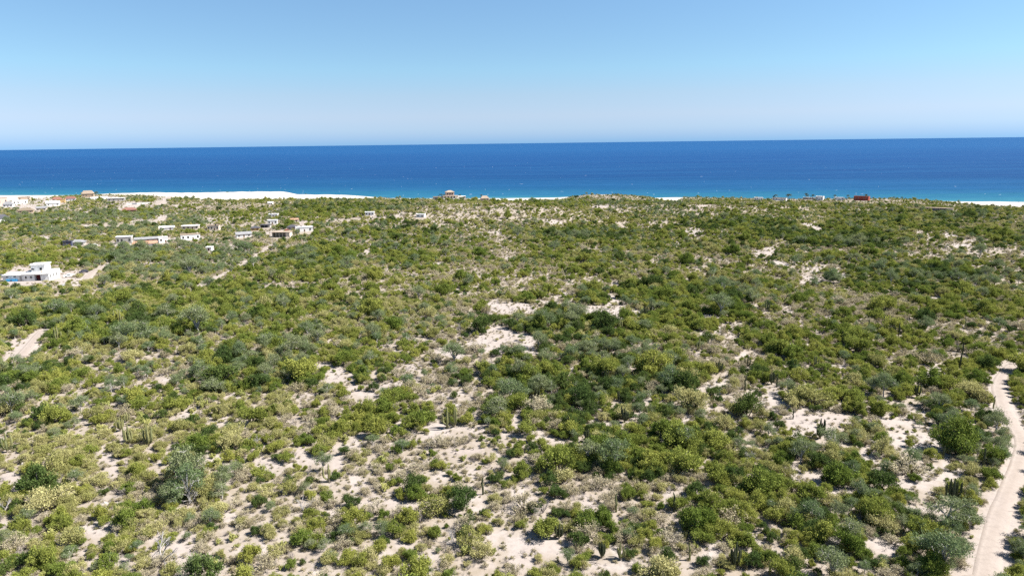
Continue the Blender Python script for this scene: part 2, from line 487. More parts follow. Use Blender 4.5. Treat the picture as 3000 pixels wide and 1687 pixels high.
# ------------------------------------------------------------------ sea
mt, nt, b, o = nodes('sea_water')
geo = N(nt, 'ShaderNodeNewGeometry')
dot = N(nt, 'ShaderNodeVectorMath', operation='DOT_PRODUCT')
nt.links.new(geo.outputs['Position'], dot.inputs[0])
dot.inputs[1].default_value = (0.235, 1.0, 0)
mp = N(nt, 'ShaderNodeMapping')
mp.inputs['Scale'].default_value = (0.35, 1.0, 1.0)
nt.links.new(geo.outputs['Position'], mp.inputs['Vector'])
ns = noise(nt, 0.012, 4, 0.6, mp.outputs[0])
ad = N(nt, 'ShaderNodeMath', operation='MULTIPLY_ADD')
nt.links.new(ns, ad.inputs[0])
ad.inputs[1].default_value = 120
nt.links.new(dot.outputs['Value'], ad.inputs[2])
off = maprange(nt, ad.outputs[0], 868 * K, 868 * K + 8000)
rp_ = N(nt, 'ShaderNodeValToRGB')
SEAC = [(0.0, (0.045, 0.185, 0.205)), (0.016, (0.018, 0.112, 0.170)), (0.045, (0.008, 0.062, 0.150)), (0.12, (0.007, 0.042, 0.132)),
        (0.35, (0.008, 0.046, 0.150)), (1.0, (0.012, 0.066, 0.185))]  # far stops lightened: sky reflection towards the horizon is painted in
while len(rp_.color_ramp.elements) < len(SEAC):
    rp_.color_ramp.elements.new(0.5)
for e, (ps, cl) in zip(rp_.color_ramp.elements, SEAC):
    e.position = ps
for e, (ps, cl) in zip(rp_.color_ramp.elements, SEAC):
    e.position, e.color = ps, (*cl, 1)
nt.links.new(off, rp_.inputs[0])
n2 = noise(nt, 0.05, 5, 0.65, mp.outputs[0])
mp2 = N(nt, 'ShaderNodeMapping')
mp2.inputs['Scale'].default_value = (0.07, 1.0, 1.0)
mp2.inputs['Rotation'].default_value = (0, 0, 0.2)
nt.links.new(geo.outputs['Position'], mp2.inputs['Vector'])
nst_ = noise(nt, 0.018, 5, 0.6, mp2.outputs[0])
swl = mixc(nt, maprange(nt, nst_, 0.40, 0.66, 0, 0.55), rp_.outputs[0], (0.014, 0.078, 0.19))
col = mixc(nt, maprange(nt, n2, 0.40, 0.7, 0, 0.30), swl, (0.002, 0.022, 0.085))
nt.links.new(col, b.inputs['Base Color'])
b.inputs['Roughness'].default_value = 0.55
b.inputs['Specular IOR Level'].default_value = 0.03
bp = nt.nodes.new('ShaderNodeBump')
bp.inputs['Strength'].default_value = 0.5
bp.inputs['Distance'].default_value = 0.8
nw = noise(nt, 0.16, 4, 0.6, mp.outputs[0])
nt.links.new(nw, bp.inputs['Height'])
nt.links.new(bp.outputs[0], b.inputs['Normal'])
M_sea = mt
th = np.linspace(0, 2 * math.pi, 97)[:-1]
sr = np.geomspace(450, 120000, 60)
V = [(r * math.cos(t), r * math.sin(t) , SEA) for r in sr for t in th]
Fc = [(i * 96 + j, i * 96 + (j + 1) % 96, (i + 1) * 96 + (j + 1) % 96, (i + 1) * 96 + j) for i in range(59) for j in range(96)]
# keep only the seaward half (the land side is inland plain)
Fc = [f for f in Fc if max(V[k][1] for k in f) > 400]
used = sorted({k for f in Fc for k in f})
rem = {k: i for i, k in enumerate(used)}
o = obj('sea', mesh('sea', [V[k] for k in used], [tuple(rem[k] for k in f) for f in Fc], [M_sea]))
tag(o, 'deep blue sea with a turquoise band along the beach', 'sea', kind='structure')

# whitecaps: small breaking crests, low mounds of foam
M_foam = plain('foam', (0.55, 0.62, 0.68), 0.7, 0.05)
V, Fc = [], []
for k in range(280):
    d_off = 60 + rng.random() ** 1.5 * 2600
    X = rng.uniform(-1400, 1600) * (1 + d_off / 1400)
    Y = float(shore_y(np.clip(X, -1400, 1400))) - 0.235 * (X - np.clip(X, -1400, 1400)) + d_off
    L = rng.uniform(0.7, 2.4) * (2.2 if rng.random() < 0.15 else 1.0)
    hh = rng.uniform(0.08, 0.26)
    dp = rng.uniform(0.6, 1.3)
    an = rng.normal(-0.2, 0.12)
    ca, sa = math.cos(an), math.sin(an)
    b0 = len(V)
    ns_ = 5
    for s in range(ns_ + 1):
        u = s / ns_ * 2 - 1
        e = (1 - u * u) ** 0.5 * rng.uniform(0.6, 1.0)
        cxm = u * L
        cym = rng.normal(0, 0.3)
        for yy, zz in ((-dp * e, -0.05), (-dp * 0.25 * e, hh * e), (dp * 0.6 * e, -0.05)):
            V.append((X + ca * cxm - sa * (cym + yy), Y + sa * cxm + ca * (cym + yy), SEA + zz))
    for s in range(ns_):
        for j in range(2):
            Fc.append((b0 + s * 3 + j, b0 + s * 3 + j + 1, b0 + s * 3 + 3 + j + 1, b0 + s * 3 + 3 + j))
o = obj('whitecaps', mesh('whitecaps', V, Fc, [M_foam], smooth=True))
tag(o, 'scattered small white wave crests on the blue sea', 'whitecaps', kind='stuff')

# ------------------------------------------------------------------ vegetation meshes
def leaf_mat(name, col, col2, trans=0.26, isl=0.24, rough=0.7):
    mt = bpy.data.materials.new(name)
    mt.use_nodes = True
    nt = mt.node_tree
    nt.nodes.clear()
    out = N(nt, 'ShaderNodeOutputMaterial')
    oi = N(nt, 'ShaderNodeObjectInfo')
    ge = N(nt, 'ShaderNodeNewGeometry')
    c = mixc(nt, oi.outputs['Random'], col, col2)
    f = maprange(nt, ge.outputs['Random Per Island'], 0, 1, 1 - isl, 1 + isl)
    hs = N(nt, 'ShaderNodeHueSaturation')
    nt.links.new(c, hs.inputs['Color'])
    nt.links.new(f, hs.inputs['Value'])
    df = N(nt, 'ShaderNodeBsdfDiffuse')
    tr = N(nt, 'ShaderNodeBsdfTranslucent')
    mx = N(nt, 'ShaderNodeMixShader')
    mx.inputs[0].default_value = trans
    nt.links.new(hs.outputs[0], df.inputs[0])
    nt.links.new(hs.outputs[0], tr.inputs[0])
    nt.links.new(df.outputs[0], mx.inputs[1])
    nt.links.new(tr.outputs[0], mx.inputs[2])
    nt.links.new(mx.outputs[0], out.inputs[0])
    return mt


M_leaf = {
    'green': leaf_mat('green_leaf', (0.140, 0.192, 0.040), (0.310, 0.318, 0.078)),
    'olive': leaf_mat('olive_leaf', (0.275, 0.275, 0.092), (0.425, 0.395, 0.185)),
    'tree': leaf_mat('greygreen_leaf', (0.150, 0.205, 0.095), (0.240, 0.265, 0.135)),
    'dry': leaf_mat('dry_leaf', (0.450, 0.400, 0.285), (0.350, 0.305, 0.190), 0.2),
    'bare': leaf_mat('grey_twig', (0.270, 0.245, 0.235), (0.210, 0.180, 0.165), 0.0, 0.2),
    'yellow': leaf_mat('yellow_stem', (0.400, 0.390, 0.140), (0.310, 0.330, 0.110), 0.1, 0.25),
    'dark': leaf_mat('dark_leaf', (0.066, 0.104, 0.032), (0.105, 0.142, 0.040)),
}
M_bark = leaf_mat('bark', (0.20, 0.17, 0.14), (0.28, 0.24, 0.20), 0.0, 0.15)
M_pale = leaf_mat('pale_bark', (0.42, 0.40, 0.38), (0.34, 0.32, 0.30), 0.0, 0.15)


def leaves(centres, per, sig, s0, s1, r, upb=0.45, elong=1.5):
    c = np.repeat(np.asarray(centres), per, 0)
    n = len(c)
    p = c + r.normal(0, 1, (n, 3)) * np.asarray(sig)
    p[:, 2] = np.maximum(p[:, 2], 0.02)
    t = p * np.array([0.7, 0.7, 0.1]) + r.normal(0, 0.62, (n, 3)) + np.array([0, 0, 0.35])
    t /= np.linalg.norm(t, axis=1)[:, None] + 1e-9
    q_ = r.normal(0, 1, (n, 3)) + np.array([0, 0, upb])
    bt = np.cross(q_, t)
    bt /= np.linalg.norm(bt, axis=1)[:, None] + 1e-9
    s = r.uniform(s0, s1, (n, 1))
    v = np.stack([p - t * s * elong, p - bt * s * 0.62, p + t * s * elong, p + bt * s * 0.62], 1).reshape(-1, 3)
    f = np.arange(n * 4).reshape(-1, 4)
    return v, f


def tubes(segs, sides=3):
    """segs: list of (p0, p1, r0, r1)"""
    V, Fq = [], []
    for (p0, p1, ra, rb) in segs:
        p0, p1 = np.asarray(p0, float), np.asarray(p1, float)
        d = p1 - p0
        L = np.linalg.norm(d)
        if L < 1e-6:
            continue
        d /= L
        a = np.cross(d, [0.3, 0.9, 0.2] if abs(d[1]) < 0.8 else [1, 0, 0.1])
        a /= np.linalg.norm(a)
        bb = np.cross(d, a)
        b0 = len(V)
        for k in range(sides):
            an = 2 * math.pi * k / sides
            o = a * math.cos(an) + bb * math.sin(an)
            V.append(p0 + o * ra)
            V.append(p1 + o * rb)
        for k in range(sides):
            j = (k + 1) % sides
            Fq.append((b0 + 2 * k, b0 + 2 * j, b0 + 2 * j + 1, b0 + 2 * k + 1))
    return np.array(V), np.array(Fq)


def limb(a, b, ra, rb, r, n=3, wob=0.08):
    a, b = np.asarray(a, float), np.asarray(b, float)
    pts = [a + (b - a) * t + (r.normal(0, wob, 3) if 0 < t < 1 else 0) + np.array([0, 0, 0.12 * math.sin(math.pi * t)]) for t in np.linspace(0, 1, n + 1)]
    rr = np.linspace(ra, rb, n + 1)
    return [(pts[i], pts[i + 1], rr[i], rr[i + 1]) for i in range(n)]


def branching(r, n, depth, L, rad, spread, base=(0, 0, 0), dirn=None):
    out = []
    for _ in range(n):
        if dirn is None:
            an = r.uniform(0, 2 * math.pi)
            tilt = r.uniform(0.15, spread)
            d = np.array([math.cos(an) * math.sin(tilt), math.sin(an) * math.sin(tilt), math.cos(tilt)])
        else:
            d = dirn + r.normal(0, 0.42, 3)
            d[2] = max(d[2], -0.05)
            d /= np.linalg.norm(d)
        l = L * r.uniform(0.7, 1.2)
        p = np.asarray(base, float)
        e = p + d * l
        out.append((p, e, rad, rad * 0.62))
        if depth > 0:
            out += branching(r, int(r.integers(2, 4)), depth - 1, l * 0.68, rad * 0.6, spread, e, d)
            mid = p + d * l * 0.6
            out += branching(r, 1, depth - 1, l * 0.55, rad * 0.5, spread, mid, d)
    return out


def make_plant(kind, seed):
    r = np.random.default_rng(seed)
    segs, cl = [], []
    pale = False
    if kind in ('green', 'olive', 'dry', 'dark'):
        nl = int(r.integers(5, 9)) if kind in ('green', 'dark') else int(r.integers(5, 8))
        for k in range(nl):
            an = 2 * math.pi * (k / nl + r.uniform(-0.1, 0.1))
            rr = r.uniform(0.28, 0.72) if k else 0.1
            lz = r.uniform(0.30, 0.66) if k else r.uniform(0.58, 0.9)
            lr = r.uniform(0.22, 0.46)
            L = np.array([math.cos(an) * rr, math.sin(an) * rr, lz])
            nc = {'green': 15, 'dark': 15, 'olive': 12, 'dry': 9}[kind]
            for _ in range(nc):
                d = r.normal(0, 1, 3)
                d[2] = abs(d[2]) * 0.9 - 0.25
                d /= np.linalg.norm(d)
                p = L + d * lr * r.uniform(0.7, 1.08) * np.array([1, 1, 0.85])
                p[2] = max(p[2], 0.1)
                cl.append(p)
                if r.random() < {'green': .25, 'dark': .25, 'olive': .4, 'dry': .8}[kind]:
                    segs += limb(L * np.array([.5, .5, .6]), p * np.array([1.06, 1.06, 1.05]), 0.022, 0.008, r, 2, 0.04)
            segs += limb((r.normal(0, 0.05), r.normal(0, 0.05), -0.12), L, 0.05, 0.025, r, 3, 0.05)
        per = {'green': 42, 'dark': 42, 'olive': 38, 'dry': 24}[kind]
        sg_ = {'green': 0.10, 'dark': 0.10, 'olive': 0.115, 'dry': 0.12}[kind]
        lv = leaves(cl, per, (sg_, sg_, sg_ * 0.9), 0.020, 0.042, r, 0.45, 1.9)
        # loose sprigs that break the outline
        sp = [c * r.uniform(1.05, 1.28) for c in cl if r.random() < 0.5]
        v2, f2 = leaves(sp, 7, (0.05, 0.05, 0.06), 0.016, 0.034, r, 0.3, 2.4)
        lv = (np.vstack([lv[0], v2]), np.vstack([lv[1], f2 + len(lv[0])]))
    elif kind == 'tree':
        pale = True
        fork = np.array([r.normal(0, .08), r.normal(0, .08), r.uniform(.3, .5)])
        segs += limb((0, 0, -0.15), fork, 0.075, 0.06, r, 2, 0.03)
        nl = int(r.integers(6, 9))
        for k in range(nl):
            an = 2 * math.pi * (k / nl + r.uniform(-0.1, 0.1))
            rr = r.uniform(0.35, 0.72)
            L = np.array([math.cos(an) * rr, math.sin(an) * rr, r.uniform(0.85, 1.3)])
            if k == 0:
                L = np.array([0.05, 0, 1.4])
            segs += limb(fork, L, 0.045, 0.02, r, 3, 0.06)
            for _ in range(13):
                d = r.normal(0, 1, 3)
                d /= np.linalg.norm(d)
                p = L + d * r.uniform(0.2, 0.42) * np.array([1, 1, 0.6])
                cl.append(p)
                if r.random() < 0.5:
                    segs += limb(L, p, 0.015, 0.006, r, 1)
        lv = leaves(cl, 40, (0.125, 0.125, 0.085), 0.016, 0.034, r, 0.4, 2.0)
    elif kind == 'bare':
        segs = branching(r, 7, 3, 0.42, 0.022, 1.0)
        lv = None
    elif kind == 'yellow':
        s2 = branching(r, 8, 2, 0.42, 0.042, 1.05)
        v, f = tubes(s2, 4)
        ends = [s[1] for s in s2]
        v2, f2 = leaves(ends, 14, (0.05, 0.05, 0.07), 0.025, 0.05, r, 0.2, 1.6)
        lv = (np.vstack([v, v2]), np.vstack([f, f2 + len(v)]))
        segs = limb((0, 0, -0.12), (0, 0, 0.12), 0.07, 0.05, r, 1)
    bv, bf = tubes(segs)
    return lv, (bv, bf), pale


KIND = {  # name, height factor, size range, label core, category
    'green': ('green_bush', (1.05, 1.45), 'rounded fresh-green bush', 'bush'),
    'olive': ('olive_bush', (0.90, 1.30), 'loose yellowish olive bush', 'bush'),
    'tree': ('thorn_tree', (1.0, 1.35), 'feathery grey-green thorn tree', 'tree'),
    'dry': ('dry_shrub', (0.85, 1.2), 'tan half-dry shrub', 'shrub'),
    'bare': ('bare_shrub', (0.8, 1.2), 'leafless grey twiggy shrub', 'shrub'),
    'yellow': ('cholla_shrub', (0.8, 1.2), 'pale yellow-green cholla shrub', 'shrub'),
    'dark': ('dark_bush', (1.05, 1.4), 'dense dark-green bush', 'bush'),
}
NV = 8
lib = {}
lib_col = {}
for ki, kind in enumerate(KIND):
    lib[kind] = []
    colx = bpy.data.collections.new('scrub_source_' + kind)
    lib_col[kind] = colx
    for v in range(NV):
        lv, br, pale = make_plant(kind, 100 * ki + v)
        bm_ = M_leaf['bare'] if kind == 'bare' else (M_pale if pale else M_bark)
        bme = mesh(KIND[kind][0] + '_branches', br[0], br[1], [bm_])
        if lv is not None:
            cme = mesh(KIND[kind][0] + '_foliage', lv[0], lv[1], [M_leaf[kind]])
            vv = np.vstack([lv[0], br[0]])
            ff = np.vstack([lv[1], br[1] + len(lv[0])])
            who = mesh(KIND[kind][0] + '_whole', vv, ff, [M_leaf[kind], bm_], [0] * len(lv[1]) + [1] * len(br[1]))
        else:
            cme, who = None, bme
        lib[kind].append((cme, bme))
        so = bpy.data.objects.new('plant_source_%s_%d' % (kind, v), who)
        colx.objects.link(so)


def scatter(name, label, cat, coll, pos, rotz, scl, var):
    me = bpy.data.meshes.new(name)
    me.vertices.add(len(pos))
    me.vertices.foreach_set('co', np.asarray(pos, np.float32).ravel())
    for nm, ty, arr in (('rz', 'FLOAT', rotz), ('var', 'INT', var)):
        a = me.attributes.new(nm, ty, 'POINT')
        a.data.foreach_set('value', np.asarray(arr, np.float32 if ty == 'FLOAT' else np.int32))
    a = me.attributes.new('scl', 'FLOAT_VECTOR', 'POINT')
    a.data.foreach_set('vector', np.asarray(scl, np.float32).ravel())
    o = obj(name, me)
    tag(o, label, cat, kind='stuff')
    ng = bpy.data.node_groups.new(name + '_scatter', 'GeometryNodeTree')
    ng.interface.new_socket('Geometry', in_out='INPUT', socket_type='NodeSocketGeometry')
    ng.interface.new_socket('Geometry', in_out='OUTPUT', socket_type='NodeSocketGeometry')
    gi, go = ng.nodes.new('NodeGroupInput'), ng.nodes.new('NodeGroupOutput')
    iop = ng.nodes.new('GeometryNodeInstanceOnPoints')
    ci = ng.nodes.new('GeometryNodeCollectionInfo')
    ci.inputs['Collection'].default_value = coll
    ci.inputs['Separate Children'].default_value = True
    ci.inputs['Reset Children'].default_value = True

    def named(nm, ty):
        n = ng.nodes.new('GeometryNodeInputNamedAttribute')
        n.data_type = ty
        n.inputs['Name'].default_value = nm
        return n.outputs['Attribute']
    cx = ng.nodes.new('ShaderNodeCombineXYZ')
    ng.links.new(named('rz', 'FLOAT'), cx.inputs['Z'])
    ng.links.new(gi.outputs[0], iop.inputs['Points'])
    ng.links.new(ci.outputs[0], iop.inputs['Instance'])
    iop.inputs['Pick Instance'].default_value = True
    ng.links.new(named('var', 'INT'), iop.inputs['Instance Index'])
    ng.links.new(cx.outputs[0], iop.inputs['Rotation'])
    ng.links.new(named('scl', 'FLOAT_VECTOR'), iop.inputs['Scale'])
    ng.links.new(iop.outputs[0], go.inputs[0])
    md = o.modifiers.new('scatter', 'NODES')
    md.node_group = ng
    return o


# ------------------------------------------------------------------ buildings
HOUSE_CLEAR = []
WALLS = {
    'white': plain('white_render', (0.76, 0.75, 0.73), 0.9, 0.28, 0.9),
    'cream': plain('cream_render', (0.58, 0.51, 0.42), 0.9, 0.15, 0.6),
    'pink': plain('pink_render', (0.55, 0.42, 0.36), 0.9, 0.15, 0.6),
    'peach': plain('peach_render', (0.56, 0.44, 0.34), 0.9, 0.12, 0.6),
    'ochre': plain('ochre_render', (0.48, 0.33, 0.15), 0.9, 0.12, 0.6),
    'grey': plain('grey_block', (0.36, 0.34, 0.32), 0.95, 0.2, 0.8),
    'tan': plain('tan_render', (0.40, 0.31, 0.22), 0.9, 0.18, 0.6),
    'red': plain('red_render', (0.34, 0.075, 0.055), 0.85, 0.15, 0.5),
    'brown': plain('brown_timber', (0.14, 0.085, 0.06), 0.85, 0.2, 0.8),
    'blue': plain('blue_tarp', (0.05, 0.32, 0.62), 0.5, 0.15, 1.2),
    'dark': plain('dark_metal', (0.045, 0.045, 0.065), 0.6, 0.2, 1.0),
    'navy': plain('navy_metal', (0.06, 0.07, 0.12), 0.5, 0.2, 1.0),
}
ROOFS = {
    'white': plain('white_roof', (0.78, 0.77, 0.76), 0.85, 0.25, 0.7),
    'grey': plain('grey_roof', (0.24, 0.24, 0.25), 0.85, 0.2, 0.5),
    'dark': plain('dark_roof', (0.08, 0.08, 0.095), 0.85, 0.25, 0.5),
    'thatch': plain('thatch_roof', (0.20, 0.16, 0.12), 0.95, 0.3, 2.0),
    'red': plain('red_roof', (0.22, 0.11, 0.09), 0.85, 0.2, 0.6),
    'orange': plain('orange_tile_roof', (0.42, 0.23, 0.16), 0.85, 0.2, 0.6),
    'tan': plain('tan_roof', (0.34, 0.27, 0.21), 0.9, 0.15, 0.5),
}
M_pane = plain('window_glass', (0.03, 0.035, 0.04), 0.15, 0.1, 1.0, 0.6)
M_frame = plain('window_frame', (0.40, 0.39, 0.37), 0.7, 0.1)
M_door = plain('timber_door', (0.13, 0.07, 0.045), 0.7, 0.2, 2.0)
M_maroon = plain('maroon_gate', (0.10, 0.012, 0.016), 0.6, 0.2, 1.0)
M_tyre = plain('tyre_rubber', (0.02, 0.02, 0.02), 0.8)


def boxes(L):
    V, Fq = [], []
    for (x0, x1, y0, y1, z0, z1) in L:
        b0 = len(V)
        V += [(x0, y0, z0), (x1, y0, z0), (x1, y1, z0), (x0, y1, z0), (x0, y0, z1), (x1, y0, z1), (x1, y1, z1), (x0, y1, z1)]
        Fq += [tuple(b0 + k for k in f) for f in ((0, 3, 2, 1), (4, 5, 6, 7), (0, 1, 5, 4), (1, 2, 6, 5), (2, 3, 7, 6), (3, 0, 4, 7))]
    return V, Fq


def boxpart(name, L, mat, parent, label=None):
    o = obj(name, mesh(name, *boxes(L), [mat]), parent)
    if label:
        o['label'] = label
    return o


def flat_roof(root, x0, x1, y0, y1, z, mat, ov=0.25, par=0.3):
    t = 0.22
    return boxpart('roof', [(x0 - ov, x1 + ov, y0 - ov, y1 + ov, z + 0.002, z + 0.2),
                            (x0 - ov, x1 + ov, y0 - ov, y0 - ov + t, z + 0.2, z + 0.2 + par), (x0 - ov, x1 + ov, y1 + ov - t, y1 + ov, z + 0.2, z + 0.2 + par),
                            (x0 - ov, x0 - ov + t, y0 - ov + t, y1 + ov - t, z + 0.2, z + 0.2 + par), (x1 + ov - t, x1 + ov, y0 - ov + t, y1 + ov - t, z + 0.2, z + 0.2 + par)], mat, root)


def hip_roof(root, x0, x1, y0, y1, z, rise, mat, ov=0.5, gable=False):
    x0, x1, y0, y1 = x0 - ov, x1 + ov, y0 - ov, y1 + ov
    h = min(x1 - x0, y1 - y0) / 2
    ym, xm = (y0 + y1) / 2, (x0 + x1) / 2
    if gable:
        r0_, r1_ = (x0, ym), (x1, ym)
    elif x1 - x0 > y1 - y0:
        r0_, r1_ = (x0 + h, ym), (x1 - h + 0.02, ym)
    else:
        r0_, r1_ = (xm, y0 + h), (xm, y1 - h + 0.02)
    V = [(x0, y0, z), (x1, y0, z), (x1, y1, z), (x0, y1, z), (x0, y0, z + .15), (x1, y0, z + .15), (x1, y1, z + .15), (x0, y1, z + .15),
         (*r0_, z + .15 + rise), (*r1_, z + .15 + rise)]
    Fq = [(0, 3, 2, 1), (0, 1, 5, 4), (1, 2, 6, 5), (2, 3, 7, 6), (3, 0, 4, 7)]
    if gable or x1 - x0 > y1 - y0:
        Fq += [(4, 5, 9, 8), (6, 7, 8, 9), (5, 6, 9), (7, 4, 8)]
    else:
        Fq += [(5, 6, 9, 8), (7, 4, 8, 9), (4, 5, 8), (6, 7, 9)]
    return obj('roof', mesh('roof', V, Fq, [mat]), root)


def window(root, x, z, w, h, y, side=None):
    """framed window on the front wall (y = wall plane) or, side='right', on the wall at x = y"""
    if side is None:
        fr = [(x - w/2 - .08, x - w/2, y - .06, y + .05, z, z + h), (x + w/2, x + w/2 + .08, y - .06, y + .05, z, z + h),
              (x - w/2 - .08, x + w/2 + .08, y - .06, y + .05, z + h, z + h + .08), (x - w/2 - .14, x + w/2 + .14, y - .12, y + .05, z - .09, z)]
        pn = [(x - w/2, x + w/2, y - .025, y + .04, z, z + h)]
    else:
        fr = [(y - .05, y + .06, x - w/2 - .08, x - w/2, z, z + h), (y - .05, y + .06, x + w/2, x + w/2 + .08, z, z + h),
              (y - .05, y + .06, x - w/2 - .08, x + w/2 + .08, z + h, z + h + .08), (y - .05, y + .12, x - w/2 - .14, x + w/2 + .14, z - .09, z)]
        pn = [(y - .04, y + .025, x - w/2, x + w/2, z, z + h)]
    f = boxpart('window', fr, M_frame, root)
    boxpart('pane', pn, M_pane, f)


def site(px, py, clear=None):
    x, y, z = pix2world(px, py)
    d = math.sqrt(x * x + y * y + (CH - z) ** 2)
    return x, y, z, d, math.atan2(x, y)


def house(label, px0, px1, pt, pb, wall, roof, kind='flat', depth=None, nwin=2, turn=0.0, cat='house', group=None, name='house', door=True, open_front=False):
    x, y, z, d, azm = site((px0 + px1) / 2, pb + (4 if pb < 588 else 0))
    mpp = d / FPX
    w = max((px1 - px0) * mpp, 3.0)
    dp = depth or min(max(w * 0.6, 4.0), 9.0)
    tot = max((pb - pt) * mpp, 2.6)
    rise = {'hip': 0.45, 'gable': 0.35}.get(kind, 0) * tot
    h = max(tot - rise - dp * 0.09, 2.4)
    rz = -azm + turn
    root = thing(name, label, cat, (x + math.sin(azm) * dp / 2, y + math.cos(azm) * dp / 2, z - 0.15), rz, group)
    HOUSE_CLEAR.append((x + math.sin(azm) * dp / 2, y + math.cos(azm) * dp / 2, max(w, dp) * 0.62 + 1.0))
    for dd, rr in ((4, .48), (9, .45), (15, .4)):
        HOUSE_CLEAR.append((x - math.sin(azm) * dd, y - math.cos(azm) * dd, w * rr))
    x0, x1, y0, y1 = -w / 2, w / 2, -dp / 2, dp / 2
    if open_front:
        boxpart('wall', [(x0, x1, y1 - .25, y1, -0.6, h), (x0, x0 + .25, y0, y1 - .25, -0.6, h), (x1 - w * .22, x1, y0, y1 - .25, -0.6, h)], WALLS[wall], root)
        n = max(2, int(w / 3))
        for k in range(n):
            xx = x0 + .4 + (w * .74) * k / n
            boxpart('post', [(xx, xx + .25, y0 + .02, y0 + .27, -0.6, h)], WALLS[wall], root)
    else:
        boxpart('wall', [(x0, x1, y0, y1, -0.8, h)], WALLS[wall], root)
        slots = nwin + (1 if door else 0)
        for k in range(slots):
            xx = x0 + w * (k + 0.5) / slots
            if door and k == slots // 2:
                boxpart('door', [(xx - .5, xx + .5, y0 - .04, y0 + .05, 0.0, min(2.1, h - .2))], M_door, root)
            else:
                window(root, xx, h * 0.38, min(1.3, w / slots * .5), h * 0.36, y0)
        window(root, 0.0, h * 0.38, 1.1, h * 0.36, x1, 'right')
    if kind == 'flat':
        flat_roof(root, x0, x1, y0, y1, h, ROOFS[roof])
        if w > 5 and rnd.random() < .7:
            xx, yy = rnd.uniform(x0 + 1, x1 - 1.5), rnd.uniform(-.5, y1 - 1.5)
            boxpart('water_tank', [(xx, xx + .9, yy, yy + .9, h + .2, h + 1.2)], WALLS[rnd.choice(('dark', 'cream', 'dark'))], root)
    elif kind == 'slab':
        boxpart('roof', [(x0 - .5, x1 + .5, y0 - .7, y1 + .5, h + .002, h + .28)], ROOFS[roof], root)
    else:
        hip_roof(root, x0, x1, y0, y1, h, rise, ROOFS[roof], 0.6, kind == 'gable')
    return root


def low_wall(label, pts, h, mat, name='garden_wall', cat='wall', thick=0.3):
    P = [pix2world(*pts[0])]
    wd = world2pix(*P[0])[2]
    for p in pts[1:]:
        X, Y = P[0][0] + (p[0] - pts[0][0]) * float(wd) / FPX, P[0][1] + (pts[0][1] - p[1]) * 1.2
        P.append((X, Y, float(height(X, Y))))
    c = P[0]
    root = thing(name, label, cat, c)
    for k, (a, b_) in enumerate(zip(P[:-1], P[1:])):
        dx, dy = b_[0] - a[0], b_[1] - a[1]
        ln = math.hypot(dx, dy)
        nx, ny = -dy / ln * thick / 2, dx / ln * thick / 2
        V = []
        for (p, hh) in ((a, 0), (b_, 0)):
            for s in (-1, 1):
                for zz in (-0.6, h):
                    V.append((p[0] - c[0] + nx * s, p[1] - c[1] + ny * s, p[2] - c[2] + zz))
        obj('wall_section', mesh('wall_section', V, [(0, 1, 3, 2), (4, 6, 7, 5), (0, 4, 5, 1), (2, 3, 7, 6), (1, 5, 7, 3), (0, 2, 6, 4)], [WALLS[mat]]), root)
        HOUSE_CLEAR.append(((a[0] + b_[0]) / 2, (a[1] + b_[1]) / 2, ln * 0.45))
    return root


def vehicle(label, px, py, col, turn, pickup=False, name='parked_car', cat='car', big=1.0):
    x, y, z, d, azm = site(px, py)
    t = thing(name, label, cat, (x, y, z + 0.02), -azm + turn, scale=(big, big, big))
    HOUSE_CLEAR.append((x, y, 3.0 * big))
    prof = [(-2.2, .45), (-2.2, .95), (-1.2, 1.05), (-0.7, 1.55), (0.5 if pickup else 1.3, 1.58), (0.8 if pickup else 1.9, 1.05), (2.2, 1.0), (2.25, .45)]
    V = [(a, s * (0.9 if b_ < 1.2 else .72), b_) for s in (-1, 1) for a, b_ in prof]
    n = len(prof)
    Fq = [tuple(range(n))[::-1], tuple(range(n, 2 * n))] + [(k, (k + 1) % n, n + (k + 1) % n, n + k) for k in range(n)]
    obj('body', mesh('body', V, Fq, [col]), t)
    for s in (-1, 1):
        V = [(a, s * (.935 if b_ < 1.2 else .765), b_) for a, b_ in ((-1.05, 1.08), (-0.65, 1.48), (0.42 if pickup else 1.2, 1.5), (0.62 if pickup else 1.6, 1.08))]
        obj('side_window', mesh('side_window', V, [(0, 1, 2, 3)], [M_pane]), t)
    for a in (-1.4, 1.4):
        for s in (-1, 1):
            V, Fq = [], []
            for k in range(14):
                an = 2 * math.pi * k / 14
                V += [(a + .36 * math.cos(an), s * .97, .36 + .36 * math.sin(an)), (a + .36 * math.cos(an), s * .74, .36 + .36 * math.sin(an))]
            Fq = [(2 * k, 2 * ((k + 1) % 14), 2 * ((k + 1) % 14) + 1, 2 * k + 1) for k in range(14)] + [tuple(range(0, 28, 2)), tuple(range(1, 28, 2))]
            obj('wheel', mesh('wheel', V, Fq, [M_tyre]), t)
    return t


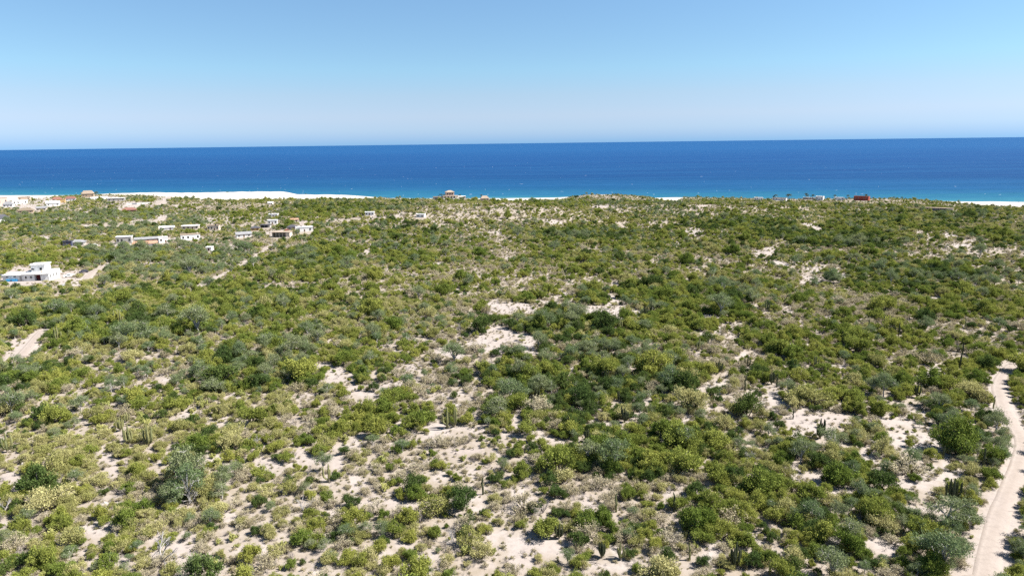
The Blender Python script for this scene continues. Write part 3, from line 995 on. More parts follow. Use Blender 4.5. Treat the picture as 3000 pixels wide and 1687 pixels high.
# the big white house with the upper storey
x, y, z, d, azm = site(80, 823)
t = thing('white_house', 'large white flat-roofed house with small upper storey and maroon gate', 'house', (x, y, z), math.radians(8), None, (1, 1, 1.25))
W_, Rw = WALLS['white'], ROOFS['white']
z1, z2 = 2.7, 5.9
boxpart('wall', [(-11, -1.5, 0, 8, -1, 2.5)], W_, t)
boxpart('wall', [(-1.5, 3.6, -.4, 10, -1, z1), (3.6, 6.6, 1.6, 10, -1, z1), (6.6, 10.5, -.4, 10, -1, z1), (3.6, 6.6, -.4, 1.6, 2.35, z1)], W_, t)
boxpart('wall', [(0.4, 7.0, 4.2, 9.6, z1 + .2, z2)], W_, t)
boxpart('roof', [(-11.3, -1.52, -.5, 8.3, 2.502, 2.75)], Rw, t)
boxpart('roof', [(-1.8, 10.9, -1.0, 10.4, z1 + .002, z1 + .2), (-1.8, 10.9, 10.15, 10.4, z1 + .2, z1 + .75), (10.65, 10.9, 2, 10.15, z1 + .2, z1 + .55), (-1.8, -1.55, 5, 10.15, z1 + .2, z1 + .75)], Rw, t)
boxpart('roof', [(-0.1, 7.5, 3.7, 10.0, z2 + .002, z2 + .25)], Rw, t)
boxpart('gate', [(3.65, 6.55, 1.5, 1.58, 0.0, 2.3)], M_maroon, t, 'maroon gate in the recessed carport')
for xx in (-.2, 2.2):
    window(t, xx, 1.1, .7, .8, -.4)
for xx in (-9, -5.5):
    window(t, xx, 1.7, 1.0, .35, 0)
boxpart('door', [(-3.3, -2.3, -.04, .05, 0, 2.1)], WALLS['grey'], t)
window(t, 5.0, z1 + 1.0, 1.1, .9, 4.2)
window(t, 1.2, z1 + 1.2, 1.2, .5, 4.2)
for yy in (1.2, 4.2, 7.2):
    window(t, yy, .9, .9, 1.2, 10.5, 'right')
boxpart('water_tank', [(6.2, 7.0, 1.2, 2.0, z1 + .2, z1 + 1.0)], WALLS['cream'], t)
cx_, sx_ = math.cos(math.radians(8)), math.sin(math.radians(8))
for lx, ly, r in ((-6, 4, 8), (4, 5, 9.5), (-6, -3, 6), (2, -3, 7), (9, -2, 5), (14, 0, 7), (-14, -1, 4)):
    HOUSE_CLEAR.append((x + cx_ * lx - sx_ * ly, y + sx_ * lx + cx_ * ly, r))
# pool with blue tarp cover in front of the left wing
x, y, z, d, azm = site(37, 824)
t = thing('tarp_shelter', 'bright blue tarp-covered tank beside the large white house', 'tarp', (x, y, z), math.radians(8))
boxpart('tarp', [(-2.6, 2.6, -1.1, 1.1, -.2, .95)], WALLS['blue'], t)
boxpart('strap', [(-.35, .35, -1.23, -1.2, 0.2, .9)], WALLS['navy'], t)
vehicle('dark blue pickup beside the left wing of the large white house', 4, 814, WALLS['navy'], 0.2, True, 'parked_pickup', 'pickup', 1.15)
vehicle('white pickup parked in the sandy yard by the large white house', 203, 812, WALLS['white'], 0.15, True, 'parked_pickup', 'pickup', 1.15)
vehicle('dark car under the thorn tree above the sandy yard', 246, 799, WALLS['dark'], 0.3)
# timber pile, gravel heap, barrel
x, y, z, d, azm = site(146, 816)
t = thing('timber_pile', 'heap of reddish-brown timber in front of the white house', 'timber', (x, y, z), -azm)
for k in range(12):
    a = rnd.uniform(-.5, .5)
    o = boxpart('plank', [(-1.6, 1.6, -.12, .12, 0, .12)], WALLS['brown'], t)
    o.location = (rnd.uniform(-2, 2), rnd.uniform(-1, 1), .1 * (k // 4))
    o.rotation_euler = (0, 0, a)
HOUSE_CLEAR.append((x, y, 4))


def heap(name, label, px, py, rad_, h, col, cat):
    x, y, z, d, azm = site(px, py)
    r = np.random.default_rng(int(px))
    V, Fq = [(0, 0, h)], []
    for i in range(1, 7):
        for j in range(20):
            an = 2 * math.pi * j / 20
            f = i / 6
            V.append((math.cos(an) * rad_ * f * (1 + .12 * math.sin(3 * an)), math.sin(an) * rad_ * f * .8, h * (1 - f) ** 1.2 + r.normal(0, .05) - (.2 if i == 6 else 0)))
    for j in range(20):
        Fq.append((0, 1 + j, 1 + (j + 1) % 20))
        for i in range(5):
            a = 1 + i * 20
            Fq.append((a + j, a + 20 + j, a + 20 + (j + 1) % 20, a + (j + 1) % 20))
    HOUSE_CLEAR.append((x, y, rad_ * 1.1))
    return tag(obj(name, mesh(name, V, Fq, [col], smooth=True), None, (x, y, z)), label, cat)


heap('gravel_heap', 'grey gravel heap at the front of the sandy yard', 190, 838, 3.6, 1.3, plain('gravel', (0.30, 0.30, 0.31), 0.95, 0.3, 4), 'gravel')
heap('sand_heap', 'pale sand heap beside the white pickup in the yard', 160, 797, 4.2, 1.5, plain('builders_sand', (0.52, 0.48, 0.43), 0.95, 0.2, 3), 'sand')
x, y, z, d, azm = site(126, 820)
t = thing('water_barrel', 'black upright water barrel standing before the white house', 'barrel', (x, y, z))
V = [(math.cos(a) * r, math.sin(a) * r, zz) for r, zz in ((.5, -.1), (.55, .2), (.55, 1.3), (.5, 1.45), (.2, 1.55)) for a in np.linspace(0, 2 * math.pi, 17)[:-1]]
obj('drum', mesh('drum', V, [(i * 16 + j, i * 16 + (j + 1) % 16, i * 16 + 16 + (j + 1) % 16, i * 16 + 16 + j) for i in range(4) for j in range(16)] + [tuple(range(64, 80))], [WALLS['dark']], smooth=True), t)

HL = [
 # label, px0, px1, top, base, wall, roof, kind, depth, windows
 ('two-storey tan house with peaked roof on the coastal rise', 246, 272, 557, 574, 'tan', 'tan', 'hip', 8, 3),
 ('pink-beige block house among the cluster above the beach', 0, 18, 584, 603, 'pink', 'tan', 'flat', 8, 2),
 ('white house under a grey hipped roof among the cluster', 16, 36, 593, 607, 'white', 'grey', 'hip', 8, 2),
 ('low white flat-roofed house behind the grey hipped roof', 46, 75, 589, 599, 'white', 'white', 'flat', 7, 3),
 ('peach-walled house backing on to the beach', 60, 85, 579, 588, 'peach', 'tan', 'flat', 6, 2),
 ('brick-red-roofed house with orange walls near the beach', 158, 178, 575, 586, 'peach', 'red', 'hip', 7, 2),
 ('small ochre-yellow house below the red-roofed one', 172, 189, 585, 594, 'ochre', 'orange', 'flat', 5, 1),
 ('pinkish white house beside the coastal rise', 197, 219, 573, 585, 'white', 'red', 'hip', 7, 2),
 ('white gabled house alone on the scrub slope below the cluster', 143, 170, 591, 604, 'white', 'white', 'gable', 8, 2),
 ('small house with weathered grey gable roof and pale walls', 113, 133, 606, 618, 'cream', 'grey', 'gable', 7, 2),
 ('round-looking thatched house with dark hipped roof', 62, 93, 611, 624, 'tan', 'thatch', 'hip', 10, 2),
 ('white-walled house with dark roof at the scrub edge', -4, 22, 632, 651, 'white', 'dark', 'hip', 9, 2),
 ('long low white house right of the coastal rise', 272, 310, 575, 585, 'white', 'white', 'flat', 7, 4),
 ('white slab-roofed pavilion with shaded front', 322, 361, 577, 586, 'grey', 'white', 'slab', 8, 3),
 ('dark-red-roofed house with terrace on a sand clearing', 363, 395, 609, 622, 'brown', 'red', 'hip', 9, 3),
 ('dark blue-grey metal shed beside the grey hipped roof', 192, 211, 708, 721, 'navy', 'dark', 'flat', 6, 1),
 ('long low house under a pale grey hipped roof', 212, 244, 707, 719, 'grey', 'grey', 'hip', 8, 2),
 ('unfinished grey two-storey block house', 349, 384, 695, 714, 'grey', 'white', 'flat', 7, 3),
 ('white house with an orange tiled roof', 401, 453, 707, 724, 'white', 'orange', 'gable', 8, 3),
 ('long pale grey house behind the orange tiled roof', 405, 466, 696, 709, 'grey', 'grey', 'gable', 7, 4),
 ('square white block house at the end of the row', 468, 489, 696, 711, 'white', 'white', 'flat', 6, 1),
 ('half-built white house with stepped walls', 535, 582, 687, 703, 'white', 'tan', 'flat', 7, 3),
 ('low white shed half hidden by trees', 473, 506, 665, 674, 'white', 'white', 'gable', 5, 1),
 ('white-roofed long house with shaded porch', 539, 580, 661, 672, 'cream', 'white', 'slab', 7, 3),
 ('beige house with dark openings beside the trees', 613, 642, 661, 675, 'cream', 'tan', 'flat', 7, 3),
 ('white-roofed house alone in dark trees', 790, 814, 627, 636, 'white', 'white', 'flat', 6, 2),
 ('tiny white hut near the dunes', 787, 799, 593, 599, 'white', 'white', 'gable', 5, 1),
 ('white two-block house above the carport', 787, 812, 645, 657, 'white', 'white', 'flat', 6, 2),
 ('open carport with dark roof', 766, 792, 658, 667, 'grey', 'dark', 'slab', 6, 0),
 ('small cabin with dark roof and yellow wall', 737, 759, 666, 676, 'ochre', 'dark', 'hip', 5, 1),
 ('white house with grey gabled roof at the track', 695, 733, 679, 695, 'white', 'grey', 'gable', 8, 2),
 ('beige flat-roofed house with open pillared front', 803, 852, 679, 695, 'cream', 'tan', 'slab', 9, 2),
 ('long white box house at the end of the settlement', 870, 915, 665, 679, 'white', 'white', 'flat', 7, 2),
 ('dark hipped-roof house touching the long white box house', 845, 868, 661, 673, 'grey', 'dark', 'hip', 7, 1),
 ('orange-roofed hut on the cleared ground', 852, 872, 642, 651, 'cream', 'orange', 'gable', 5, 1),
 ('small white box shed alone in the scrub', 608, 622, 727, 735, 'white', 'white', 'flat', 4, 0),
 ('white cottage with side block on the far clearing', 1071, 1096, 621, 631, 'white', 'white', 'flat', 6, 2),
 ('white rectangular barn beside a tree', 1221, 1245, 627, 637, 'white', 'white', 'flat', 6, 1),
 ('pale stucco house at the end of the headland', 1408, 1432, 569, 585, 'pink', 'tan', 'hip', 8, 2),
 ('low white beach house on the right-hand shore', 2211, 2233, 575, 583, 'white', 'white', 'flat', 7, 3),
 ('long low white beach house between two palms', 2266, 2302, 576, 584, 'white', 'tan', 'flat', 7, 4),
 ('two-storey white beach house with dark garage', 2392, 2411, 572, 583, 'white', 'white', 'flat', 8, 2),
 ('long low cream wall house left of the two-storey beach house', 2356, 2391, 575, 581, 'cream', 'white', 'flat', 6, 4),
 ('low white bungalow with yard left of the red house', 2446, 2470, 575, 582, 'white', 'white', 'flat', 7, 2),
 ('dark red two-storey house on the shore', 2506, 2542, 572, 584, 'red', 'red', 'flat', 9, 4),
 ('low pale ruin with grey walls in the scrub behind the beach', 2722, 2780, 610, 618, 'grey', 'tan', 'slab', 6, 3),
]
for (lb, a, b_, tp, bs, wl, rf, kd, dp, nw_) in HL:
    house(lb, a, b_, tp, bs, wl, rf, kd, dp * (0.75 if dp > 5 else 1), nw_, rnd.uniform(-.35, .15), open_front=(lb.startswith(('beige flat', 'open carport', 'low pale ruin'))))
x, y, z, d, azm = site(1318, 587)
t = thing('headland_villa', 'pale terraced villa with peaked roof among palms on the headland', 'villa', (x, y, z), -azm + .1, None, (1.7, 1.7, 1.9))
boxpart('wall', [(-7, 9, 0, 8, -1, 4.0)], WALLS['cream'], t)
boxpart('wall', [(-4, 5, 2, 8.5, 4.0, 7.4)], WALLS['pink'], t)
boxpart('wall', [(-17, -7.02, 1, 7, -1, 3.2)], WALLS['grey'], t)
boxpart('wall', [(9.02, 17, 2, 8, -1, 3.0)], WALLS['cream'], t)
boxpart('terrace', [(-7.6, 9.6, -3.5, -.02, -1.5, 1.2), (-7.6, 9.6, -3.5, -3.2, 1.2, 2.0)], WALLS['white'], t)
hip_roof(t, -4, 5, 2, 8.5, 7.402, 1.5, ROOFS['tan'], .5)
boxpart('roof', [(-17.4, -6.9, .6, 7.4, 3.202, 3.5)], ROOFS['thatch'], t)
boxpart('roof', [(8.9, 17.4, 1.6, 8.4, 3.002, 3.25)], ROOFS['white'], t)
boxpart('roof', [(-7.3, 9.3, -1.6, 1.9, 4.002, 4.25)], ROOFS['tan'], t)
for xx in (-4.8, -1.6, 1.6, 4.8):
    window(t, xx, 1.6, 1.6, 1.9, 0)
for xx in (-2, .5, 3):
    window(t, xx, 5.1, 1.3, 1.5, 2)
for xx in (-14.5, -12, -9.5):
    window(t, xx, .9, 1.6, 1.7, 1)
for xx in (11, 14.5):
    window(t, xx, 1.0, 1.3, 1.3, 2)
for dd, rr in ((-8, 30), (8, 26), (20, 22)):
    HOUSE_CLEAR.append((x - math.sin(azm) * dd, y - math.cos(azm) * dd, rr))
low_wall('low white yard wall running across the scrub clearing', [(371, 600), (385, 598), (400, 599), (433, 594)], 1.8, 'white')
low_wall('white boundary wall stepping along the headland villa', [(1284, 584), (1310, 584), (1345, 586), (1366, 589)], 2.4, 'cream')
low_wall('white garden wall running to the red house', [(2470, 581), (2500, 581)], 1.4, 'white')
low_wall('pale yard wall beside the low ruin', [(2690, 617), (2722, 616)], 1.2, 'cream')
vehicle('small red car parked before the long white box house', 840, 677, WALLS['red'], 0.2)
vehicle('white van parked at the grey hipped-roof house', 275, 722, WALLS['white'], 0.1, False, 'parked_van', 'van', 1.2)
vehicle('dark car parked by the white van', 263, 721, WALLS['dark'], 0.1)

# palms by the coast houses
M_frond = leaf_mat('palm_frond', (0.06, 0.075, 0.03), (0.08, 0.085, 0.04), 0.15)


def palm_meshes(seed):
    r = np.random.default_rng(seed)
    tr = tubes(limb((0, 0, -.3), (r.normal(0, .3), r.normal(0, .3), 6.0), .22, .14, r, 5, 0.05), 6)
    top = np.array([0, 0, 6.0])
    fr = []
    for k in range(18):
        an = r.uniform(0, 2 * math.pi)
        el = r.uniform(-.3, 1.2)
        V, Fq = [], []
        pts = []
        for s in np.linspace(0, 1, 6):
            rr = 2.6 * s
            pts.append(top + np.array([math.cos(an) * rr * math.cos(el), math.sin(an) * rr * math.cos(el), math.sin(el) * rr - 1.5 * s * s]))
        sd_ = np.array([-math.sin(an), math.cos(an), 0])
        for s, p in zip(np.linspace(0, 1, 6), pts):
            wv = .38 * math.sin(math.pi * min(1, .15 + .85 * s)) + .03
            V += [p - sd_ * wv - np.array([0, 0, .2]), p, p + sd_ * wv - np.array([0, 0, .2])]
        for i in range(5):
            for j in range(2):
                Fq.append((i * 3 + j, i * 3 + j + 1, i * 3 + 4 + j, i * 3 + 3 + j))
        fr.append((np.array(V), np.array(Fq)))
    return tr, fr


tr, fr = palm_meshes(3)
trunk_me = mesh('palm_trunk', *tr, [M_bark])
frond_mes = [mesh('palm_frond', *f, [M_frond]) for f in fr]
PALMS = [(1285, 582, 'left end of the headland villa'), (1292, 581, 'left end of the headland villa'), (1302, 580, 'left end of the headland villa'), (1348, 581, 'right side of the headland villa'),
         (1361, 583, 'right side of the headland villa'), (1411, 580, 'headland stucco house'), (2266, 583, 'long low white beach house'), (2272, 583, 'long low white beach house'),
         (2307, 583, 'long low white beach house'), (2312, 584, 'long low white beach house'), (2361, 581, 'cream wall house'), (2366, 581, 'cream wall house'), (2381, 582, 'cream wall house'), (2445, 582, 'white bungalow with yard'),
         (2484, 582, 'garden wall of the red house'), (2536, 583, 'red shore house'), (278, 575, 'tan house on the rise'), (284, 575, 'tan house on the rise')]
for k, (px, py, wh) in enumerate(PALMS):
    x, y, z = pix2world(px, py + 4)
    s = rnd.uniform(1.05, 1.6)
    t = thing('palm_tree', 'dark fan palm standing by the ' + wh, 'palm', (x, y, z), rnd.uniform(0, 6), 'palms by the ' + wh, (s * 1.15, s * 1.15, s))
    obj('trunk', trunk_me, t)
    for f in frond_mes:
        obj('frond', f, t)


# ------------------------------------------------------------------ where each plant grows
CACTUS_PX = [(379,1302,36,4),(437,1307,37,4),(354,1262,26,4),(372,1236,14,4),(23,1324,34,3),(964,1412,38,2),(1311,1254,42,2),(1332,1250,42,2),
             (1830,1237,32,6),(1722,1294,26,4),(1975,1499,40,1),(1805,1499,38,1),(1415,1448,36,1),(1817,1637,34,4),(1763,1633,34,6),(1638,1576,26,6),
             (2020,1640,36,1),(2402,1284,38,6),(2323,1227,12,1),(2789,1472,44,4),(2154,1660,46,6),(2255,1682,26,1),(2762,1344,24,1),(1888,933,26,3),
             (1908,916,24,3),(1817,966,22,4),(1774,1112,28,5),(1808,1115,24,5),(1574,1167,24,4),(1687,1192,22,4),(1814,1176,22,3),(2048,1029,28,2),
             (1759,1040,18,2),(1612,936,16,4),(1669,933,16,4),(472,971,22,5),(171,999,26,3),(348,952,30,2),(44,1085,22,2),(552,938,20,3),
             (2686,1164,24,4),(2910,1196,22,1),(2811,1077,26,1),(2826,965,20,1),(2819,1040,22,1),(2880,1369,34,1),(2276,1134,26,1),(2248,912,22,2),
             (2390,1078,24,3),(2190,1074,24,2),(2182,1146,30,1),(2466,1006,24,1),(2632,985,26,2),(2544,970,24,1),(2590,955,22,1),(2509,1036,20,3),(2106,1092,28,4),(2260,1126,24,4)]
CPOS = [(*pix2world(a, b), c, d) for a, b, c, d in CACTUS_PX]

HS = np.array([(x, y, r) for x, y, r in HOUSE_CLEAR]).reshape(-1, 3)


def grid(cell, r0, r1, azm, seed):
    rg = np.random.default_rng(seed)
    xs = np.arange(-r1, r1, cell)
    X, Y = np.meshgrid(xs, np.arange(0, r1 * 1.2, cell))
    X = (X + rg.uniform(-.5, .5, X.shape) * cell).ravel()
    Y = (Y + rg.uniform(-.5, .5, Y.shape) * cell).ravel()
    R_ = np.hypot(X, Y)
    a = np.degrees(np.arctan2(X, Y))
    k = (Y >= r0) & (Y < r1) & (np.abs(a) < azm) & (Y < shore_y(X) - 12)
    return X[k], Y[k]


PX, PY, PC = [], [], []
for (cell, a, b_, azm) in ((1.12 * K, 42 * K, 190 * K, 48), (1.30 * K, 190 * K, 400 * K, 44), (1.75 * K, 400 * K, 1100 * K, 41)):
    x, y = grid(cell, a, b_, azm, int(cell * 100))
    PX.append(x); PY.append(y); PC.append(np.full(len(x), cell))
PX, PY, PC = np.concatenate(PX), np.concatenate(PY), np.concatenate(PC)
PZ = height(PX, PY)
px, py, pw = world2pix(PX, PY, PZ)
sand = sandmask(PX, PY, 0.46)
cover = fbm(PX, PY, 26, 51, 3)
n_ = len(PX)
rg = np.random.default_rng(77)
dens = np.where(PC > 1.6 * K, 0.60, np.where(PC > 1.25 * K, 0.70, 0.88)) + 1.1 * (cover - 0.5)
dark = inside(px + (vnoise(PX, PY, 12, 61) - .5) * 80, py + (vnoise(PX, PY, 12, 62) - .5) * 30, DARK)
blue = inside(px + (vnoise(PX, PY, 12, 63) - .5) * 80, py + (vnoise(PX, PY, 12, 64) - .5) * 30, BLUE)
oliv = inside(px + (vnoise(PX, PY, 12, 65) - .5) * 80, py + (vnoise(PX, PY, 12, 66) - .5) * 30, OLIVE)
dens = np.where(dark > 0, dens + 0.22, dens)
onsand = sand > 0
dens = np.where(onsand, 0.17 + 0.30 * (sand < 0.4), dens)
rd = road_dist(PX, PY)
vy = np.interp(px, VEGX, VEGY)
onbeach = (py < vy + 1) & (PY > 400 * K)
dens = np.where(onbeach, 0.012, dens)
dens = np.where(PY > shore_y(PX) - 30 * K, 0, dens)
for (hx, hy, hr) in HS:
    dens = np.where((PX - hx) ** 2 + (PY - hy) ** 2 < hr * hr, 0, dens)
keep = rg.random(n_) < dens
PX, PY, PZ, PC, px, py, sand, dark, blue, oliv, rd, onsand, onbeach = [a[keep] for a in (PX, PY, PZ, PC, px, py, sand, dark, blue, oliv, rd, onsand, onbeach)]
n_ = len(PX)
kinds = list(KIND)
#            green olive tree dry bare yellow dark
W0 = np.array([.24, .25, .045, .23, .09, .11, .06])
WD = np.array([.42, .15, .11, .05, .02, .02, .24])
WB = np.array([.18, .22, .34, .13, .05, .03, .05])
WO = np.array([.17, .40, .03, .24, .04, .12, .00])
WS = np.array([.22, .22, .02, .28, .18, .08, .00])
W = np.tile(W0, (n_, 1))
W[PC > 1.6 * K] = np.array([.21, .28, .05, .29, .07, .07, .03])  # more tan and olive far out, a stand-in for paling haze
W[oliv > 0] = WO
W[blue > 0] = WB
W[dark > 0] = WD
W[onsand] = WS
# neighbouring plants tend to be of one kind
bias = np.stack([vnoise(PX, PY, 11, 200 + i) for i in range(7)], 1)
W = W * np.exp((bias - 0.5) * 3.0)
bias2 = np.stack([fbm(PX, PY, 70, 300 + 7 * i, 2) for i in range(7)], 1)
W = W * np.exp((bias2 - 0.5) * 3.6)
W /= W.sum(1)[:, None]
ksel = (rg.random(n_)[:, None] > np.cumsum(W, 1)).sum(1).clip(0, 6)
base = np.array([1.12, 1.04, 1.12, 0.88, 0.80, 0.88, 1.14])[ksel]
Rb = base * np.exp(rg.normal(0, 0.40, n_)) * np.where(onsand, 0.62, 1.0) * np.where(onbeach, 0.6, 1.0) * K * np.where(PY > shore_y(PX) - 190 * K, 0.52, 0.70)
big = rg.random(n_) < 0.09
Rb = np.where(big & ~onsand & np.isin(ksel, (0, 2, 6)), Rb * 1.6, Rb)
Rb = np.clip(Rb, 0.4, 5.0)
ok = rd > Rb * 0.45
for (hx, hy, hr) in HS:
    ok &= (PX - hx) ** 2 + (PY - hy) ** 2 > (hr + Rb * 0.6) ** 2
for c in CPOS:
    ok &= ~((np.abs(PX - c[0] * PY / c[1]) < 0.3 + Rb * 0.8) & (PY < c[1] + 0.6) & (PY > c[1] - 4.0 - Rb)) | (Rb < 0.5)
hf = np.array([rg.uniform(*KIND[k][1]) for k in np.array(kinds)[ksel]])
scl = np.stack([Rb * rg.uniform(.88, 1.15, n_), Rb * rg.uniform(.88, 1.15, n_), Rb * hf], 1)
rotz = rg.uniform(0, 2 * math.pi, n_)
var = rg.integers(0, NV, n_)
dist = np.sqrt(PX ** 2 + PY ** 2 + (CH - PZ) ** 2)
inview = (px > -40) & (px < 3040) & (py > 560) & (py < 1760)
LIMIT = {'green': 300, 'olive': 300, 'tree': 220, 'dry': 240, 'bare': 120, 'yellow': 140, 'dark': 120}
cxy = np.array([(c[0], c[1]) for c in CPOS])
main_rd = road_dist(PX, PY, 0)
SHORT = {'green': 'green bush', 'olive': 'olive bush', 'tree': 'thorn tree', 'dry': 'tan shrub', 'bare': 'bare shrub', 'yellow': 'cholla', 'dark': 'dark bush'}
GROUP = {'green': 'fresh-green bushes on the plain', 'olive': 'olive bushes on the plain', 'tree': 'grey-green thorn trees on the plain', 'dry': 'tan shrubs on the plain',
         'bare': 'leafless shrubs on the plain', 'yellow': 'cholla shrubs on the plain', 'dark': 'dark bushes on the plain'}
for ki, kind in enumerate(kinds):
    sel = np.where((ksel == ki) & ok)[0]
    show = np.where(inview[sel], Rb[sel] / dist[sel], 0)
    order = np.argsort(-show)
    own = sel[order[:LIMIT[kind]]]
    rest = sel[order[LIMIT[kind]:]]
    nm, _, core, cat = KIND[kind]
    for i in own:
        size = 'small' if Rb[i] < 0.85 * K * base[i] else ('big' if Rb[i] > 1.5 * K * base[i] else 'medium')
        if hf[i] > sum(KIND[kind][1]) / 2 + 0.08:
            size += ' tall'
        elif hf[i] < sum(KIND[kind][1]) / 2 - 0.08:
            size += ' low'
        if main_rd[i] < 6:
            where = 'by the dirt road'
        elif np.min(np.hypot(cxy[:, 0] - PX[i], cxy[:, 1] - PY[i])) < 5.0:
            where = 'by a columnar cactus'
        elif onsand[i]:
            where = 'on bare sand'
        elif sand[i] > -0.8:
            where = 'at a sand patch'
        elif dark[i] > 0:
            where = 'in the dark thicket'
        else:
            where = 'in mixed scrub'
        dd = np.where(ok, (PX - PX[i]) ** 2 + (PY - PY[i]) ** 2, 1e9)
        dd[i] = 1e9
        na, nb = np.argpartition(dd, 2)[:2]
        if min(dd[na], dd[nb]) > (2.4 * Rb[i]) ** 2:
            nbs = 'standing clear of others'
        else:
            nbs = 'between ' + ' and '.join(sorted((SHORT[kinds[ksel[na]]], SHORT[kinds[ksel[nb]]])))
        t = thing(nm, '%s %s %s %s' % (size, core, where, nbs), cat, (PX[i], PY[i], PZ[i]), rotz[i], GROUP[kind], tuple(scl[i]))
        cme, bme = lib[kind][var[i]]
        if cme is not None:
            obj('foliage', cme, t)
        obj('branches', bme, t)
    scatter('distant_' + nm + '_scrub', 'far mass of ' + core + ' growth covering the plain', 'scrub', lib_col[kind],
            np.stack([PX, PY, PZ], 1)[rest], rotz[rest], scl[rest], var[rest])
print('plants', n_)

# low dry tufts and seedlings between the bushes
tuft_col = bpy.data.collections.new('tuft_source')
M_tuft = leaf_mat('dry_tuft', (0.34, 0.29, 0.19), (0.20, 0.19, 0.09), 0.15)
for v in range(4):
    r = np.random.default_rng(900 + v)
    s2 = branching(r, 9, 1, 0.45, 0.016, 1.2)
    a, f = tubes(s2)
    b2, f2 = leaves([s[1] for s in s2], 7, (0.1, 0.1, 0.07), 0.035, 0.08, r, 0.3, 1.5)
    so = bpy.data.objects.new('tuft_source_%d' % v, mesh('tuft', np.vstack([a, b2]), np.vstack([f, f2 + len(a)]), [M_tuft]))
    tuft_col.objects.link(so)
x, y = np.concatenate([np.stack(grid(0.95 * K, 42 * K, 190 * K, 46, 5)), np.stack(grid(1.5 * K, 190 * K, 380 * K, 44, 6))], 1)
z = height(x, y)
s_ = sandmask(x, y, 0.1)
dn = np.where(s_ > 0, 0.20, 0.62) * (0.35 + 1.3 * fbm(x, y, 9, 71, 2))
dn = np.where(road_dist(x, y) < 0.25, 0, dn)
for (hx, hy, hr) in HS:
    dn = np.where((x - hx) ** 2 + (y - hy) ** 2 < hr * hr, 0, dn)
k = rg.random(len(x)) < dn
x, y, z = x[k], y[k], z[k]
sc = np.exp(rg.normal(-0.45, 0.35, len(x)))
scatter('dry_grass_tufts', 'low dry tufts and seedlings between the bushes', 'ground cover', tuft_col,
        np.stack([x, y, z], 1), rg.uniform(0, 6.28, len(x)), np.stack([sc, sc, sc * 0.7], 1), rg.integers(0, 4, len(x)))
print('tufts', len(x))

# small dead twigs lying on the sand
x, y = grid(1.15 * K, 42 * K, 170 * K, 46, 15)
z = height(x, y)
dn = 0.22 * (0.3 + 1.4 * fbm(x, y, 12, 75, 2))
dn = np.where(road_dist(x, y) < 0.1, 0.01, dn)
for (hx, hy, hr) in HS:
    dn = np.where((x - hx) ** 2 + (y - hy) ** 2 < hr * hr, 0, dn)
k = rg.random(len(x)) < dn
x, y, z = x[k], y[k], z[k]
sc = np.exp(rg.normal(-0.55, 0.35, len(x)))
scatter('dead_twig_litter', 'small grey dead twigs lying about on the sand', 'twigs', lib_col['bare'],
        np.stack([x, y, z], 1), rg.uniform(0, 6.28, len(x)), np.stack([sc, sc, sc * 0.6], 1), rg.integers(0, NV, len(x)))

# ------------------------------------------------------------------ columnar cacti
def cactus_mat(name, a, b_):
    mt, nt, bs, o = nodes(name)
    oi = N(nt, 'ShaderNodeObjectInfo')
    tc = N(nt, 'ShaderNodeTexCoord')
    n = noise(nt, 3.0, 4, 0.6, tc.outputs['Object'])
    c = mixc(nt, oi.outputs['Random'], a, b_)
    c = mixc(nt, maprange(nt, n, .45, .75, 0, .5), c, tuple(v * .6 for v in a))
    nt.links.new(c, bs.inputs['Base Color'])
    bs.inputs['Roughness'].default_value = .7
    bs.inputs['Specular IOR Level'].default_value = .25
    return mt


M_cactus = cactus_mat('sunlit_cactus_skin', (0.16, 0.17, 0.075), (0.24, 0.23, 0.10))
M_cbacklit = cactus_mat('backlit_cactus_skin', (0.050, 0.060, 0.032), (0.075, 0.085, 0.040))  # backlit copy of the cactus skin, shade put into its colour
M_cwood = plain('cactus_wood', (0.30, 0.26, 0.20), .9, .3, 3)


def ribbed(path, radii, ribs=9):
    V, Fq = [], []
    path = [np.asarray(p, float) for p in path]
    m_ = ribs * 2
    for i, (p, rr) in enumerate(zip(path, radii)):
        d = path[min(i + 1, len(path) - 1)] - path[max(i - 1, 0)]
        d /= np.linalg.norm(d)
        a = np.cross(d, [0.2, 1, 0.1])
        a /= np.linalg.norm(a)
        b_ = np.cross(d, a)
        for k in range(m_):
            an = 2 * math.pi * k / m_
            r_ = rr * (1.0 if k % 2 == 0 else 0.78)
            V.append(p + (a * math.cos(an) + b_ * math.sin(an)) * r_)
    for i in range(len(path) - 1):
        for k in range(m_):
            j = (k + 1) % m_
            Fq.append((i * m_ + k, i * m_ + j, (i + 1) * m_ + j, (i + 1) * m_ + k))
    Fq.append(tuple(range((len(path) - 1) * m_, len(path) * m_)))
    return V, Fq


def stem_path(r, an, h, out, z0):
    pts = []
    for s in np.linspace(0, 1, 7):
        o_ = out * min(1, (s * 2.6)) ** 0.8
        pts.append((math.cos(an) * o_ + r.normal(0, .02), math.sin(an) * o_ + r.normal(0, .02), z0 + (h - z0) * s ** 1.15))
    return pts


